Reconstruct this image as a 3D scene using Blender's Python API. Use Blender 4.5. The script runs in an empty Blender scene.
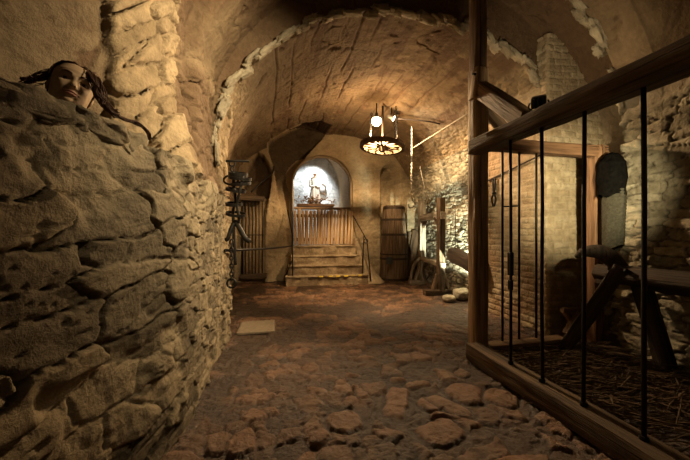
import bpy, math, random
import numpy as np
from mathutils import Vector, Matrix

random.seed(7)
SC = bpy.context.scene
COL = SC.collection
PI = math.pi

# ------------------------------------------------------------------ camera maths
F, H, YAW = 320.0, 1.30, math.atan(65.0/320.0)
SN, CN = math.sin(YAW), math.cos(YAW)
CX, CY = 345.0, 231.0
def at(x, y, d):
    u, v = (x-CX)/F, (CY-y)/F
    return Vector((d*(SN+u*CN), d*(CN-u*SN), H+d*v))
def atY(x, y, Y):
    u = (x-CX)/F
    return at(x, y, Y/(CN-u*SN))
def atX(x, y, X):
    u = (x-CX)/F
    return at(x, y, X/(SN+u*CN))
def pix(P):
    d = P[..., 0]*SN+P[..., 1]*CN
    r = P[..., 0]*CN-P[..., 1]*SN
    d = np.where(d < .05, .05, d)
    return CX+F*r/d, CY-F*(P[..., 2]-H)/d

# ------------------------------------------------------------------ noise
def hsh(*a):
    h = np.uint32(0x9E3779B9)
    shp = np.broadcast(*[np.asarray(v) for v in a]).shape
    h = np.full(shp, 0x9E3779B9, np.uint32)
    with np.errstate(over='ignore'):
        for v in a:
            v = np.asarray(v).astype(np.int64).astype(np.uint32)
            h = (h ^ v)*np.uint32(0x85EBCA6B)
            h ^= h >> np.uint32(13)
            h = h*np.uint32(0xC2B2AE35)
            h ^= h >> np.uint32(16)
    return h.astype(np.float64)/4294967295.0
def vn(x, y, z=0.0, seed=0):
    x, y, z = np.broadcast_arrays(np.asarray(x, float), np.asarray(y, float), np.asarray(z, float))
    ix, iy, iz = np.floor(x), np.floor(y), np.floor(z)
    fx, fy, fz = x-ix, y-iy, z-iz
    fx, fy, fz = [t*t*t*(t*(t*6-15)+10) for t in (fx, fy, fz)]
    o = 0
    for a in (0, 1):
        wx = fx if a else 1-fx
        for b in (0, 1):
            wy = fy if b else 1-fy
            for c in (0, 1):
                wz = fz if c else 1-fz
                o = o+wx*wy*wz*hsh(ix+a, iy+b, iz+c, seed)
    return o*2-1
def fbm(x, y, z=0.0, seed=0, o=4, g=.5):
    s, a, t = 0, 1., 0
    for k in range(o):
        s = s+a*vn(np.asarray(x)*2**k, np.asarray(y)*2**k, np.asarray(z)*2**k, seed+k*17)
        t += a; a *= g
    return s/t
def sst(a, b, x):
    t = np.clip((x-a)/(b-a), 0, 1)
    return t*t*(3-2*t)
def stones(a, b, cw, ch, seed, jit=.8, p=3.0, wt=.22):
    """irregular coursed stones: (edge distance, id 0..1, dx, dy)"""
    A, B = np.asarray(a)/cw, np.asarray(b)/ch
    A = A+.28*vn(A*.9, B*.9, 0, seed+5)+.07*vn(A*4, B*4, 0, seed+7)
    B = B+.40*vn(A*.7, B*.7, 3, seed+6)+.10*vn(A*4, B*3, 5, seed+8)
    jb = np.floor(B)
    F1 = np.full(A.shape, 9.); F2 = np.full(A.shape, 9.); ID = np.zeros(A.shape); DX = np.zeros(A.shape); DY = np.zeros(A.shape)
    for dj in (-1, 0, 1):
        r = jb+dj
        sh = hsh(r, 7, seed)
        ia = np.floor(A-sh)
        for di in (-1, 0, 1):
            c = ia+di
            h1, h2, h3 = hsh(c, r, 11, seed), hsh(c, r, 23, seed), hsh(c, r, 37, seed)
            px = c+sh+.5+(h1-.5)*jit
            py = r+.5+(h2-.5)*jit*.7
            dx, dy = A-px, B-py
            d = (np.abs(dx)**p+np.abs(dy)**p)**(1/p)-wt*h3
            n = d < F1
            F2 = np.where(n, F1, np.minimum(F2, d))
            ID = np.where(n, hsh(c, r, 51, seed), ID)
            DX = np.where(n, dx, DX); DY = np.where(n, dy, DY)
            F1 = np.where(n, d, F1)
    return F2-F1, ID, DX, DY
def stone_h(a, b, cw, ch, seed, depth, edge=.16, ro=.5, ti=1.0, **k):
    e, i, dx, dy = stones(a, b, cw, ch, seed, **k)
    m = np.clip(e/edge, 0, 1)
    m = 1-(1-m)**2.2
    h = m*depth*(.55+.6*i)
    tx, ty = (np.mod(i*77.7, 1)-.5), (np.mod(i*131.3, 1)-.5)
    h = h+m*depth*ti*(.55*tx*dx+.7*ty*dy)
    rough = fbm(a*5, b*13, i*9, seed+90, 4, .6)
    h = h+m*depth*ro*rough
    lay = 1-np.abs(vn(a*3, b*24+2*vn(a*2.5, b*6, 1, seed+3), i*5, seed+91))
    h = h-m*depth*(.12+.6*ro)*sst(.90, 1, lay)*sst(-.1, .3, vn(a*2, b*4, i*3, seed+92))
    return h, i, 1-sst(0, .75, e/edge)

# ------------------------------------------------------------------ materials
def new_mat(name):
    m = bpy.data.materials.new(name)
    m.use_nodes = True
    nt = m.node_tree
    return m, nt, nt.nodes['Principled BSDF']
def nd(nt, t, **k):
    n = nt.nodes.new(t)
    for a, v in k.items():
        if a in n.inputs: n.inputs[a].default_value = v
        else: setattr(n, a, v)
    return n
def ramp(nt, fac, stops):
    r = nt.nodes.new('ShaderNodeValToRGB')
    e = r.color_ramp.elements
    while len(e) < len(stops): e.new(.5)
    for q, (p, c) in zip(e, stops):
        q.position = p; q.color = (*c, 1)
    nt.links.new(fac, r.inputs[0])
    return r.outputs[0]
def mix(nt, fac, a, b, typ='MIX'):
    m = nt.nodes.new('ShaderNodeMix'); m.data_type = 'RGBA'; m.blend_type = typ
    for s, v in ((0, fac), (6, a), (7, b)):
        if isinstance(v, (int, float)): m.inputs[s].default_value = v
        elif isinstance(v, tuple): m.inputs[s].default_value = (*v, 1)
        else: nt.links.new(v, m.inputs[s])
    return m.outputs[2]
def noise(nt, vec, scale, detail=5, rough=.6):
    n = nd(nt, 'ShaderNodeTexNoise', Scale=scale, Detail=detail, Roughness=rough)
    if vec is not None: nt.links.new(vec, n.inputs['Vector'])
    return n.outputs['Fac']
def mapping(nt, scale, kind='Object'):
    t = nt.nodes.new('ShaderNodeTexCoord'); m = nt.nodes.new('ShaderNodeMapping')
    m.inputs['Scale'].default_value = scale
    nt.links.new(t.outputs[kind], m.inputs['Vector'])
    return m.outputs[0]
def bump(nt, b, h, strength, dist, normal=None):
    n = nd(nt, 'ShaderNodeBump', Strength=strength, Distance=dist)
    nt.links.new(h, n.inputs['Height'])
    if normal is not None: nt.links.new(normal, n.inputs['Normal'])
    nt.links.new(n.outputs[0], b.inputs['Normal'])
    return n.outputs[0]
def attr(nt, name):
    a = nt.nodes.new('ShaderNodeAttribute'); a.attribute_name = name
    return a.outputs['Fac']

def masonry(name, lo, mid, hi, mortar, plaster, rough=.9, spec=.25, bs=.6, stain=(.12, .055, .03)):
    m, nt, b = new_mat(name)
    v = mapping(nt, (1, 1, 1))
    sid, mo, pl = attr(nt, 'stone'), attr(nt, 'joint'), attr(nt, 'plaster')
    n1 = noise(nt, v, 7, 6, .65); n2 = noise(nt, v, 16, 8, .72); n3 = noise(nt, v, 1.3, 4, .6)
    c = ramp(nt, sid, [(0, lo), (.5, mid), (1, hi)])
    c = mix(nt, .75, c, ramp(nt, n1, [(.25, (.45, .42, .38)), (.55, (1, 1, 1)), (.8, (1.35, 1.3, 1.2))]), 'MULTIPLY')
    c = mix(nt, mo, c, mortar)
    pc = mix(nt, ramp(nt, n3, [(.35, (0, 0, 0)), (.7, (1, 1, 1))]), plaster, tuple(x*.62 for x in plaster))
    pc = mix(nt, ramp(nt, n1, [(.55, (0, 0, 0)), (.75, (.7, .7, .7))]), pc, stain)
    c = mix(nt, pl, c, pc)
    c = mix(nt, attr(nt, 'tint'), c, stain)
    c = mix(nt, attr(nt, 'recess_shade'), c, mix(nt, 1.0, c, (.30, .28, .26), 'MULTIPLY'))  # dark brick tone and recess shade painted into the colour
    c = mix(nt, .6, c, ramp(nt, n2, [(.25, (.55, .53, .5)), (.6, (1.1, 1.1, 1.1))]), 'MULTIPLY')
    nt.links.new(c, b.inputs['Base Color'])
    b.inputs['Roughness'].default_value = rough
    b.inputs['Specular IOR Level'].default_value = spec
    n5 = noise(nt, v, 9, 10, .66)
    bump(nt, b, n5, bs, .09)
    return m
def wood(name, dark, light, rough=.75, grain=1.0, spec=.3):
    m, nt, b = new_mat(name)
    v = mapping(nt, (22, 22, 1.3)); v2 = mapping(nt, (3, 3, 1.2)); v3 = mapping(nt, (90, 90, 5))
    n1, n2, n3 = noise(nt, v, 1, 6, .65), noise(nt, v2, 1, 4, .6), noise(nt, v3, 1, 4, .6)
    c = ramp(nt, n1, [(.36, dark), (.50, tuple((x+y)/2 for x, y in zip(dark, light))), (.64, light)])
    c = mix(nt, .7, c, ramp(nt, n2, [(.3, (.5, .48, .46)), (.65, (1.15, 1.12, 1.1))]), 'MULTIPLY')
    v4 = mapping(nt, (34, 34, .9)); n4 = noise(nt, v4, 1, 3, .55)
    sp_ = ramp(nt, n4, [(.33, (.18, .16, .14)), (.40, (1, 1, 1))])
    c = mix(nt, 1.0, c, sp_, 'MULTIPLY')
    nt.links.new(c, b.inputs['Base Color'])
    b.inputs['Roughness'].default_value = rough
    b.inputs['Specular IOR Level'].default_value = spec
    h = nd(nt, 'ShaderNodeMath', operation='ADD'); nt.links.new(n1, h.inputs[0]); nt.links.new(n3, h.inputs[1])
    h2_ = nd(nt, 'ShaderNodeMath', operation='ADD'); nt.links.new(h.outputs[0], h2_.inputs[0]); nt.links.new(sp_, h2_.inputs[1])
    bump(nt, b, h2_.outputs[0], .8*grain, .012)
    return m
def plain(name, c, rough=.6, metal=0, var=.4, sc=30, spec=.4, bs=.25):
    m, nt, b = new_mat(name)
    v = mapping(nt, (1, 1, 1))
    n = noise(nt, v, sc, 5, .65)
    cc = mix(nt, 1.0, ramp(nt, n, [(.25, (1-var,)*3), (.75, (1+var*.6,)*3)]), c, 'MULTIPLY')
    nt.links.new(cc, b.inputs['Base Color'])
    b.inputs['Roughness'].default_value = rough; b.inputs['Metallic'].default_value = metal
    b.inputs['Specular IOR Level'].default_value = spec
    bump(nt, b, n, bs, .006)
    return m
def emis(name, c, s):
    m, nt, b = new_mat(name)
    b.inputs['Base Color'].default_value = (*c, 1)
    b.inputs['Emission Color'].default_value = (*c, 1); b.inputs['Emission Strength'].default_value = s
    return m

M = {}
M['wall'] = masonry('warm_rubble', (.11, .088, .058), (.20, .16, .105), (.31, .25, .16), (.11, .085, .052), (.40, .32, .205), stain=(.22, .13, .075))  # joint colour darkened to hold the shade of the deep gaps
M['vault'] = masonry('vault_plaster', (.24, .175, .10), (.30, .22, .13), (.36, .27, .16), (.26, .19, .115), (.235, .165, .095), stain=(.11, .062, .034))
M['right'] = masonry('coursed_stone', (.22, .19, .13), (.32, .28, .20), (.46, .41, .30), (.10, .085, .06), (.36, .30, .21), stain=(.2, .14, .085))  # dark open joints; gap shade is put into the mortar colour
M['back'] = masonry('back_plaster', (.22, .17, .10), (.30, .24, .15), (.37, .30, .19), (.34, .27, .17), (.44, .335, .20), stain=(.30, .20, .11))
M['floor'] = masonry('cobbles', (.055, .029, .016), (.125, .066, .035), (.26, .148, .08), (.036, .021, .012), (.075, .047, .027), rough=.46, spec=.5, bs=.8, stain=(.20, .098, .052))
M['brick'] = masonry('old_brick', (.34, .265, .165), (.42, .34, .22), (.50, .42, .29), (.40, .33, .22), (.46, .39, .27), stain=(.27, .165, .09))
M['niche'] = masonry('white_plaster', (.5, .5, .46), (.6, .6, .57), (.7, .7, .68), (.6, .6, .57), (.66, .68, .66), stain=(.14, .15, .15))
M['rim'] = masonry('mortar_rim', (.28, .235, .16), (.35, .30, .21), (.42, .36, .26), (.35, .30, .21), (.35, .30, .21))
M['step'] = masonry('worn_step_stone', (.30, .23, .14), (.36, .28, .18), (.42, .33, .21), (.36, .28, .18), (.36, .28, .18), stain=(.14, .09, .05))
M['wood'] = wood('brown_timber', (.10, .062, .034), (.30, .195, .11))
M['woodpost'] = wood('post_timber', (.17, .11, .06), (.52, .36, .21))
M['wooddark'] = wood('dark_timber', (.045, .030, .018), (.16, .105, .06))
M['woodshade'] = wood('shaded_dark_timber', (.016, .011, .008), (.06, .038, .023))  # dark wood taken to near-black so its faces look unlit
M['woodred'] = wood('reddish_timber', (.13, .07, .037), (.32, .18, .095))
M['woodgrey'] = wood('grey_timber', (.22, .195, .15), (.52, .47, .38))
M['pale'] = wood('gate_slat', (.24, .15, .08), (.74, .53, .32))
M['barrel'] = wood('cask_oak', (.07, .046, .028), (.22, .15, .09))
M['iron'] = plain('black_iron', (.02, .017, .014), .55, .6, .5, 60)
M['rust'] = plain('rusty_iron', (.05, .032, .02), .7, .3, .5, 60)
M['rope'] = plain('pale_rope', (.45, .40, .32), .9, 0, .3, 200)
M['steel'] = plain('grey_steel', (.25, .23, .20), .45, .7, .3, 60)
M['straw'] = plain('straw', (.16, .11, .06), .85, 0, .5, 8)
M['twig'] = plain('twig', (.11, .07, .038), .85, 0, .5, 8)
M['slab'] = plain('floor_slab', (.27, .21, .14), .75, 0, .35, 22, bs=.5)
M['skin'] = plain('figure_skin', (.36, .245, .15), .6, 0, .25, 25, spec=.2, bs=.15)
M['lip'] = plain('figure_lips', (.28, .12, .08), .5, 0, .1, 40)
M['eye'] = plain('figure_eye', (.30, .25, .19), .3, 0, .1, 20, bs=0)
M['iris'] = plain('figure_iris', (.03, .02, .013), .2, 0, .1, 20, bs=0)
M['hair'] = plain('auburn_hair', (.085, .036, .018), .6, 0, .5, 90)
M['cloth'] = plain('grey_cloth', (.06, .056, .042), 1, 0, .5, 40, spec=.0, bs=.6)
M['black'] = plain('black_cloth', (.006, .0055, .005), 1, 0, .6, 30, spec=.0, bs=.6)
M['lampblack'] = plain('lamp_black', (.018, .018, .017), .45, 0, .2, 40)
M['white'] = plain('white_statue', (.66, .63, .57), .6, 0, .12, 12, bs=.1)
M['statskin'] = plain('statue_face', (.62, .40, .27), .6, 0, .15, 20)
M['flower'] = plain('dry_flowers', (.30, .17, .09), .9, 0, .6, 30)
M['yellow'] = plain('yellow_paint', (.85, .62, .08), .6, 0, .3, 40)
M['rock'] = masonry('pale_rock', (.40, .37, .29), (.46, .43, .34), (.52, .48, .38), (.46, .43, .34), (.46, .43, .34))
M['bulbwarm'] = emis('bulb_warm', (1, .74, .38), 30)
M['bulbcool'] = emis('bulb_cool', (1, .93, .78), 14)
M['bulbcell'] = emis('bulb_cell', (1, .80, .45), 6)
M['picture'] = plain('picture_face', (.35, .34, .31), .6, 0, .5, 25)

# ------------------------------------------------------------------ object helpers
def tag(o, label, cat, group=None, kind=None):
    if label: o['label'] = label
    if cat: o['category'] = cat
    if group: o['group'] = group
    if kind: o['kind'] = kind
    return o
def thing(name, label, cat, loc, group=None):
    o = bpy.data.objects.new(name, None); COL.objects.link(o)
    o.empty_display_size = .1; o.location = loc
    return tag(o, label, cat, group)
def origin(p):
    v = Vector((0, 0, 0))
    while p is not None:
        v = v+p.location; p = p.parent
    return v
def raw_mesh(name, V, Fq, mat, smooth=True, attrs=None):
    me = bpy.data.meshes.new(name)
    if isinstance(Fq, np.ndarray):
        n = len(V); me.vertices.add(n); me.vertices.foreach_set('co', np.asarray(V, np.float32).ravel())
        k = Fq.shape[1]
        me.loops.add(Fq.size); me.loops.foreach_set('vertex_index', Fq.astype(np.int32).ravel())
        me.polygons.add(len(Fq)); me.polygons.foreach_set('loop_start', np.arange(0, Fq.size, k, dtype=np.int32))
        me.update(calc_edges=True)
    else:
        me.from_pydata([tuple(v) for v in V], [], Fq); me.update()
    me.polygons.foreach_set('use_smooth', np.full(len(me.polygons), smooth))
    for k, v in (attrs or {}).items():
        me.attributes.new(k, 'FLOAT', 'POINT').data.foreach_set('value', np.asarray(v, np.float32).ravel())
    me.materials.append(mat)
    me.validate()
    return me
def obj(name, V, Fq, mat, parent=None, smooth=True, attrs=None, rot=None):
    """link a mesh given in world coordinates; rot = local frame (3x3) kept as the object's rotation"""
    V = np.asarray(V, float)
    c = (V.min(0)+V.max(0))/2
    L = V-c
    if rot is not None:
        R = np.array(rot); L = L@R                      # inverse rotation (orthonormal)
    me = raw_mesh(name, L, Fq, mat, smooth, attrs)
    o = bpy.data.objects.new(name, me); COL.objects.link(o)
    loc = Vector(c)
    if parent is not None:
        o.parent = parent; loc = loc-origin(parent)
    if rot is not None: o.matrix_basis = Matrix.Translation(loc)@Matrix(np.array(rot).tolist()).to_4x4()
    else: o.location = loc
    return o
class MB:
    """collects pieces in world coordinates"""
    def __init__(s): s.V, s.F, s.n = [], [], 0
    def add(s, V, Fq):
        V = [tuple(v) for v in V]
        s.V += V; s.F += [tuple(i+s.n for i in f) for f in Fq]; s.n += len(V)
        return s
    def build(s, name, mat, parent=None, smooth=True, attrs=None, rot=None):
        return obj(name, np.array(s.V), s.F, mat, parent, smooth, attrs, rot)
def frame_of(d, up=None):
    d = Vector(d).normalized()
    up = Vector(up) if up is not None else (Vector((0, 0, 1)) if abs(d.z) < .92 else Vector((0, 1, 0)))
    x = up.cross(d)
    if x.length < 1e-5: x = Vector((1, 0, 0)).cross(d)
    x.normalize(); y = d.cross(x)
    return x, y, d
def timber_geo(p0, p1, w, h, up=None, wob=.006, seed=0, taper=1.0, step=.05, rr=.16, bend=None):
    p0, p1 = Vector(p0), Vector(p1)
    x, y, d = frame_of(p1-p0, up)
    L = (p1-p0).length; n = max(3, int(L/step)+1)
    prof = []
    for (sx, sy) in ((1, 1), (-1, 1), (-1, -1), (1, -1)):
        a0 = {(1, 1): 0, (-1, 1): 90, (-1, -1): 180, (1, -1): 270}[(sx, sy)]
        r = rr
        for a in (0, 45, 90):
            t = math.radians(a0+a)
            prof.append((sx*(.5-r/2)+.5*r*math.cos(t), sy*(.5-r/2)+.5*r*math.sin(t)))
    # extra mid points on each side
    P2 = []
    for i in range(len(prof)):
        a, b = prof[i], prof[(i+1) % len(prof)]
        P2.append(a)
        if i % 3 == 2:
            P2 += [(a[0]*2/3+b[0]/3, a[1]*2/3+b[1]/3), (a[0]/3+b[0]*2/3, a[1]/3+b[1]*2/3)]
    k = len(P2)
    V, Fq = [], []
    pts = np.array(P2)
    for i in range(n):
        t = i/(n-1); s = 1+(taper-1)*t
        c = p0+d*(L*t)
        if bend is not None: c = c+Vector(bend)*math.sin(PI*t)
        nz = fbm(pts[:, 0]*3+seed*3.1, pts[:, 1]*3, L*t*1.6, seed, 3)*wob*1.6
        for j, (a, b) in enumerate(P2):
            l = math.hypot(a, b)
            V.append(c+x*(a*w*s+nz[j]*a/l)+y*(b*h*s+nz[j]*b/l))
    for i in range(n-1):
        for j in range(k):
            Fq.append((i*k+j, i*k+(j+1) % k, (i+1)*k+(j+1) % k, (i+1)*k+j))
    V += [p0, p0+d*L]
    a, b = len(V)-2, len(V)-1
    for j in range(k):
        Fq.append((a, (j+1) % k, j)); Fq.append((b, (n-1)*k+j, (n-1)*k+(j+1) % k))
    rot = np.array([[x[i], y[i], d[i]] for i in range(3)])
    return V, Fq, rot
def timber(name, p0, p1, w, h, mat, parent=None, **k):
    V, Fq, rot = timber_geo(p0, p1, w, h, **k)
    o = obj(name, V, Fq, mat, parent, True, None, rot)
    m = o.modifiers.new('sharp', 'EDGE_SPLIT'); m.split_angle = math.radians(50)
    return o
def tube_geo(pts, r, k=8, closed=False):
    pts = [Vector(p) for p in pts]; n = len(pts)
    rs = r if isinstance(r, (list, tuple)) else [r]*n
    V, Fq = [], []
    ref = None
    for i, p in enumerate(pts):
        a = pts[(i-1) % n] if (i or closed) else p
        b = pts[(i+1) % n] if (i < n-1 or closed) else p
        d = (b-a).normalized()
        if ref is None:
            x, y, _ = frame_of(d)
        else:
            x = ref-d*ref.dot(d); x.normalize(); y = d.cross(x)
        ref = x
        for j in range(k):
            t = 2*PI*j/k
            V.append(p+(x*math.cos(t)+y*math.sin(t))*rs[i])
    m = n if closed else n-1
    for i in range(m):
        i2 = (i+1) % n
        for j in range(k):
            Fq.append((i*k+j, i*k+(j+1) % k, i2*k+(j+1) % k, i2*k+j))
    if not closed:
        Fq.append(tuple(range(k-1, -1, -1))); Fq.append(tuple((n-1)*k+j for j in range(k)))
    return V, Fq
def smooth_path(P, n=8):
    P = [Vector(p) for p in P]
    out = []
    for i in range(len(P)-1):
        a, b, c, d = P[max(i-1, 0)], P[i], P[i+1], P[min(i+2, len(P)-1)]
        for k in range(n):
            t = k/n
            out.append(.5*((2*b)+(c-a)*t+(2*a-5*b+4*c-d)*t*t+(3*b-3*c+d-a)*t**3))
    out.append(P[-1])
    return out
def tube(name, pts, r, mat, parent=None, k=8, closed=False):
    V, Fq = tube_geo(pts, r, k, closed)
    return obj(name, V, Fq, mat, parent, True)
def ring_pts(c, R, n=(0, 0, 1), m=28, ry=None):
    x, y, _ = frame_of(n)
    return [Vector(c)+x*(R*math.cos(2*PI*i/m))+y*((ry or R)*math.sin(2*PI*i/m)) for i in range(m)]
def band_geo(c, R, ax, w, t, m=32, ry=None):
    """flat hoop: rectangular section, axis ax, width w along the axis, thickness t"""
    x, y, d = frame_of(ax); c = Vector(c); V, Fq = [], []
    for i in range(m):
        a = 2*PI*i/m
        for (dr, dz) in ((0, -.5), (1, -.5), (1, .5), (0, .5)):
            V.append(c+x*((R+dr*t)*math.cos(a))+y*(((ry or R)+dr*t)*math.sin(a))+d*(dz*w))
    for i in range(m):
        for j in range(4):
            Fq.append((i*4+j, i*4+(j+1) % 4, ((i+1) % m)*4+(j+1) % 4, ((i+1) % m)*4+j))
    return V, Fq
def grid_faces(nu, nv, wrap=False):
    i, j = np.meshgrid(np.arange(nu-1), np.arange(nv if wrap else nv-1), indexing='ij')
    j2 = (j+1) % nv
    return np.stack([i*nv+j, (i+1)*nv+j, (i+1)*nv+j2, i*nv+j2], -1).reshape(-1, 4)
def lathe_geo(prof, c, ax=(0, 0, 1), k=24):
    x, y, d = frame_of(ax); c = Vector(c); V, Fq = [], []
    for (r, z) in prof:
        for j in range(k):
            t = 2*PI*j/k
            V.append(c+x*(r*math.cos(t))+y*(r*math.sin(t))+d*z)
    n = len(prof)
    for i in range(n-1):
        for j in range(k):
            Fq.append((i*k+j, i*k+(j+1) % k, (i+1)*k+(j+1) % k, (i+1)*k+j))
    Fq.append(tuple(range(k-1, -1, -1))); Fq.append(tuple((n-1)*k+j for j in range(k)))
    return V, Fq
def lathe(name, prof, c, mat, parent=None, ax=(0, 0, 1), k=24):
    V, Fq = lathe_geo(prof, c, ax, k)
    o = obj(name, V, Fq, mat, parent, True)
    m = o.modifiers.new('sharp', 'EDGE_SPLIT'); m.split_angle = math.radians(40)
    return o
def rock_geo(c, size, seed, rot=None, e=.55, amp=.16, nu=16, nv=22, fr=1.6):
    th = np.linspace(-PI/2, PI/2, nu)[:, None]; ph = np.linspace(-PI, PI, nv, endpoint=False)[None, :]
    sp = lambda a, p: np.sign(a)*np.abs(a)**p
    X = sp(np.cos(th), e)*sp(np.cos(ph), e); Y = sp(np.cos(th), e)*sp(np.sin(ph), e); Z = sp(np.sin(th), e)+0*ph
    P = np.stack([X, Y, Z], -1)
    n = fbm(P[..., 0]*fr+seed*7.7, P[..., 1]*fr, P[..., 2]*fr, seed, 4, .55)
    P = P*(1+amp*n)[..., None]*np.array(size)/2
    P = P.reshape(-1, 3)
    if rot is not None: P = P@np.array(rot).T
    P = P+np.array(c)
    return P, grid_faces(nu, nv, True).tolist()
def box_geo(c, s, rot=None):
    c = Vector(c); R = Matrix(rot) if rot is not None else Matrix.Identity(3)
    V = [c+R@Vector((x*s[0]/2, y*s[1]/2, z*s[2]/2)) for x in (-1, 1) for y in (-1, 1) for z in (-1, 1)]
    return V, [(0, 1, 3, 2), (4, 6, 7, 5), (0, 4, 5, 1), (2, 3, 7, 6), (0, 2, 6, 4), (1, 5, 7, 3)]
def box(name, c, s, mat, parent=None, rot=None, bev=.006):
    V, Fq = box_geo(c, s, rot)
    o = obj(name, V, Fq, mat, parent, False, None, np.array(rot) if rot is not None else None)
    if bev:
        m = o.modifiers.new('bevel', 'BEVEL'); m.width = bev; m.segments = 2
    return o
def chain_geo(p0, p1, link=.05, r=.006):
    p0, p1 = Vector(p0), Vector(p1); L = (p1-p0).length; n = max(1, int(L/(link*.78)))
    x, y, d = frame_of(p1-p0); mb = MB()
    for i in range(n):
        c = p0+(p1-p0)*((i+.5)/n)
        a, b = (x, y) if i % 2 == 0 else (y, x)
        P = [c+d*(link*.5*math.cos(t))+a*(link*.3*math.sin(t)) for t in [2*PI*k/12 for k in range(12)]]
        mb.add(*tube_geo(P, r, 5, True))
    return mb
def structure(o): o['kind'] = 'structure'; return o

# ================================================================== SHELL: walls + vault
def seq(parts):
    o = []
    for a, b, st in parts:
        o += list(np.arange(a, b-1e-6, st))
    o.append(parts[-1][1]); return np.array(o)
Ys = seq([(-1.6, .8, .06), (.8, 2.45, .0085), (2.45, 3.5, .012), (3.5, 3.62, .006), (3.62, 4.02, .012), (4.02, 4.32, .008), (4.32, 8.56, .017)])
NL, NV, NR = 210, 500, 150
lerp = np.interp
XL = lerp(Ys, [-1.6, 1.31, 1.98, 2.18, 2.5, 3.5, 4.05, 4.11, 4.26, 8.6], [-1.965, -.94, -.70, -.635, -.62, -.635, -.615, -.64, -1.12, -1.16])
REC = .55*(1-sst(1.70, 2.50, Ys))
ZL = 1.69+.08*(1-sst(1.95, 2.4, Ys))
XR = lerp(Ys, [-1.6, 2.80, 2.86, 3.56, 3.60, 8.6], [3.65, 3.65, 4.2, 4.2, 3.78, 3.78])
CXV = 1.3
wC = 1-sst(2.80, 2.86, Ys); wA = sst(3.555, 3.60, Ys); wB = 1-wC-wA
ph_n = np.radians([0, 30, 45, 60, 90, 120, 150, 180])
tabA = [0, 2.52, 2.52, 2.36, 2.17, 2.17, 2.16, 0]
tabA2 = [0, 2.52, 2.52, 2.36, 2.17, 2.26, 2.62, 0]
tabB = [0, 3.0, 2.95, 2.9, 2.68, 2.45, 2.28, 0]
tabC = [0, 2.6, 2.68, 2.68, 2.60, 2.52, 2.42, 0]
phi = np.linspace(PI, 0, NV)
P = np.zeros((len(Ys), NL+NV+NR, 3)); S = np.zeros((len(Ys), NL+NV+NR))
LUN = [(268, 142), (275, 137), (290, 129), (305, 123), (320, 121), (333, 125), (322, 139), (308, 154), (298, 168), (292, 182), (290, 200), (290, 232), (284, 225), (278, 195), (273, 165), (268, 150)]
CAGE = [(240, 290), (240, 200), (243, 185), (247, 172), (252, 159), (258, 152), (264, 155), (269, 164), (272, 177), (270, 192), (266, 215), (265, 240), (265, 290)]
def inside(poly, x, y):
    r = np.zeros(x.shape, bool); j = len(poly)-1
    for i in range(len(poly)):
        (xi, yi), (xj, yj) = poly[i], poly[j]
        if yi != yj:
            r ^= ((yi > y) != (yj > y)) & (x < (xj-xi)*(y-yi)/(yj-yi)+xi)
        j = i
    return r
for q, Y in enumerate(Ys):
    xl, rec, zl = XL[q], REC[q], ZL[q]
    cz = zl+.02*(rec > .01)
    a = np.array([[xl, 0], [xl, zl], [xl-rec-.001, cz]])
    xlv = xl-rec
    tabs = [np.array(t, float) for t in (np.array(tabA)+(np.array(tabA2)-np.array(tabA))*sst(4.4, 7.6, Y), tabB, tabC)]
    for t in tabs: t[0] = XR[q]-CXV; t[-1] = CXV-xlv
    # round the haunches so that walls run up into the vault
    r = sum(w*np.interp(phi, ph_n, t) for w, t in zip((wA[q], wB[q], wC[q]), tabs))
    k = np.hanning(31); k /= k.sum()
    rp = np.concatenate([np.full(15, r[0]), r, np.full(15, r[-1])]); r = np.convolve(rp, k, 'valid')
    arc = np.stack([CXV+r*np.cos(phi), cz+r*np.sin(phi)], -1)
    arc[0] = [xlv, cz]; arc[-1] = [XR[q], cz]
    right = np.stack([np.full(NR+1, XR[q]), np.linspace(cz, 0, NR+1)], -1)[1:]
    L = np.concatenate([[0], np.cumsum(np.hypot(*np.diff(a, axis=0).T))])
    # NL+1 samples, last one = arc[0]
    t = np.linspace(0, L[-1], NL+1)[:-1]
    left = np.stack([np.interp(t, L, a[:, 0]), np.interp(t, L, a[:, 1])], -1)
    pr = np.concatenate([left, arc, right])
    P[q, :, 0] = pr[:, 0]; P[q, :, 1] = Y; P[q, :, 2] = pr[:, 1]
    S[q] = np.concatenate([[0], np.cumsum(np.hypot(*np.diff(pr, axis=0).T))])
PX, PY = pix(P)
# normals towards the inside
dU = np.gradient(P, axis=1); dV = np.gradient(P, Ys, axis=0)
N = np.cross(dU, dV)
N /= np.linalg.norm(N, axis=-1, keepdims=True)+1e-12
cen = np.stack([np.full(P.shape[:2], CXV), P[..., 1], np.full(P.shape[:2], 1.5)], -1)
N *= np.sign(((cen-P)*N).sum(-1, keepdims=True))
for _ in range(4):
    for ax in (0, 1):
        N = N+np.roll(N, 1, ax)+np.roll(N, -1, ax)
    N /= np.linalg.norm(N, axis=-1, keepdims=True)+1e-12
Yg = P[..., 1]; Zg = P[..., 2]; Xg = P[..., 0]
side = np.zeros(P.shape[:2]); side[:, :NL] = 0; side[:, NL:NL+NV] = 1; side[:, NL+NV:] = 2
PH = np.degrees(np.arctan2(Zg-1.69, Xg-CXV))
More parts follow.
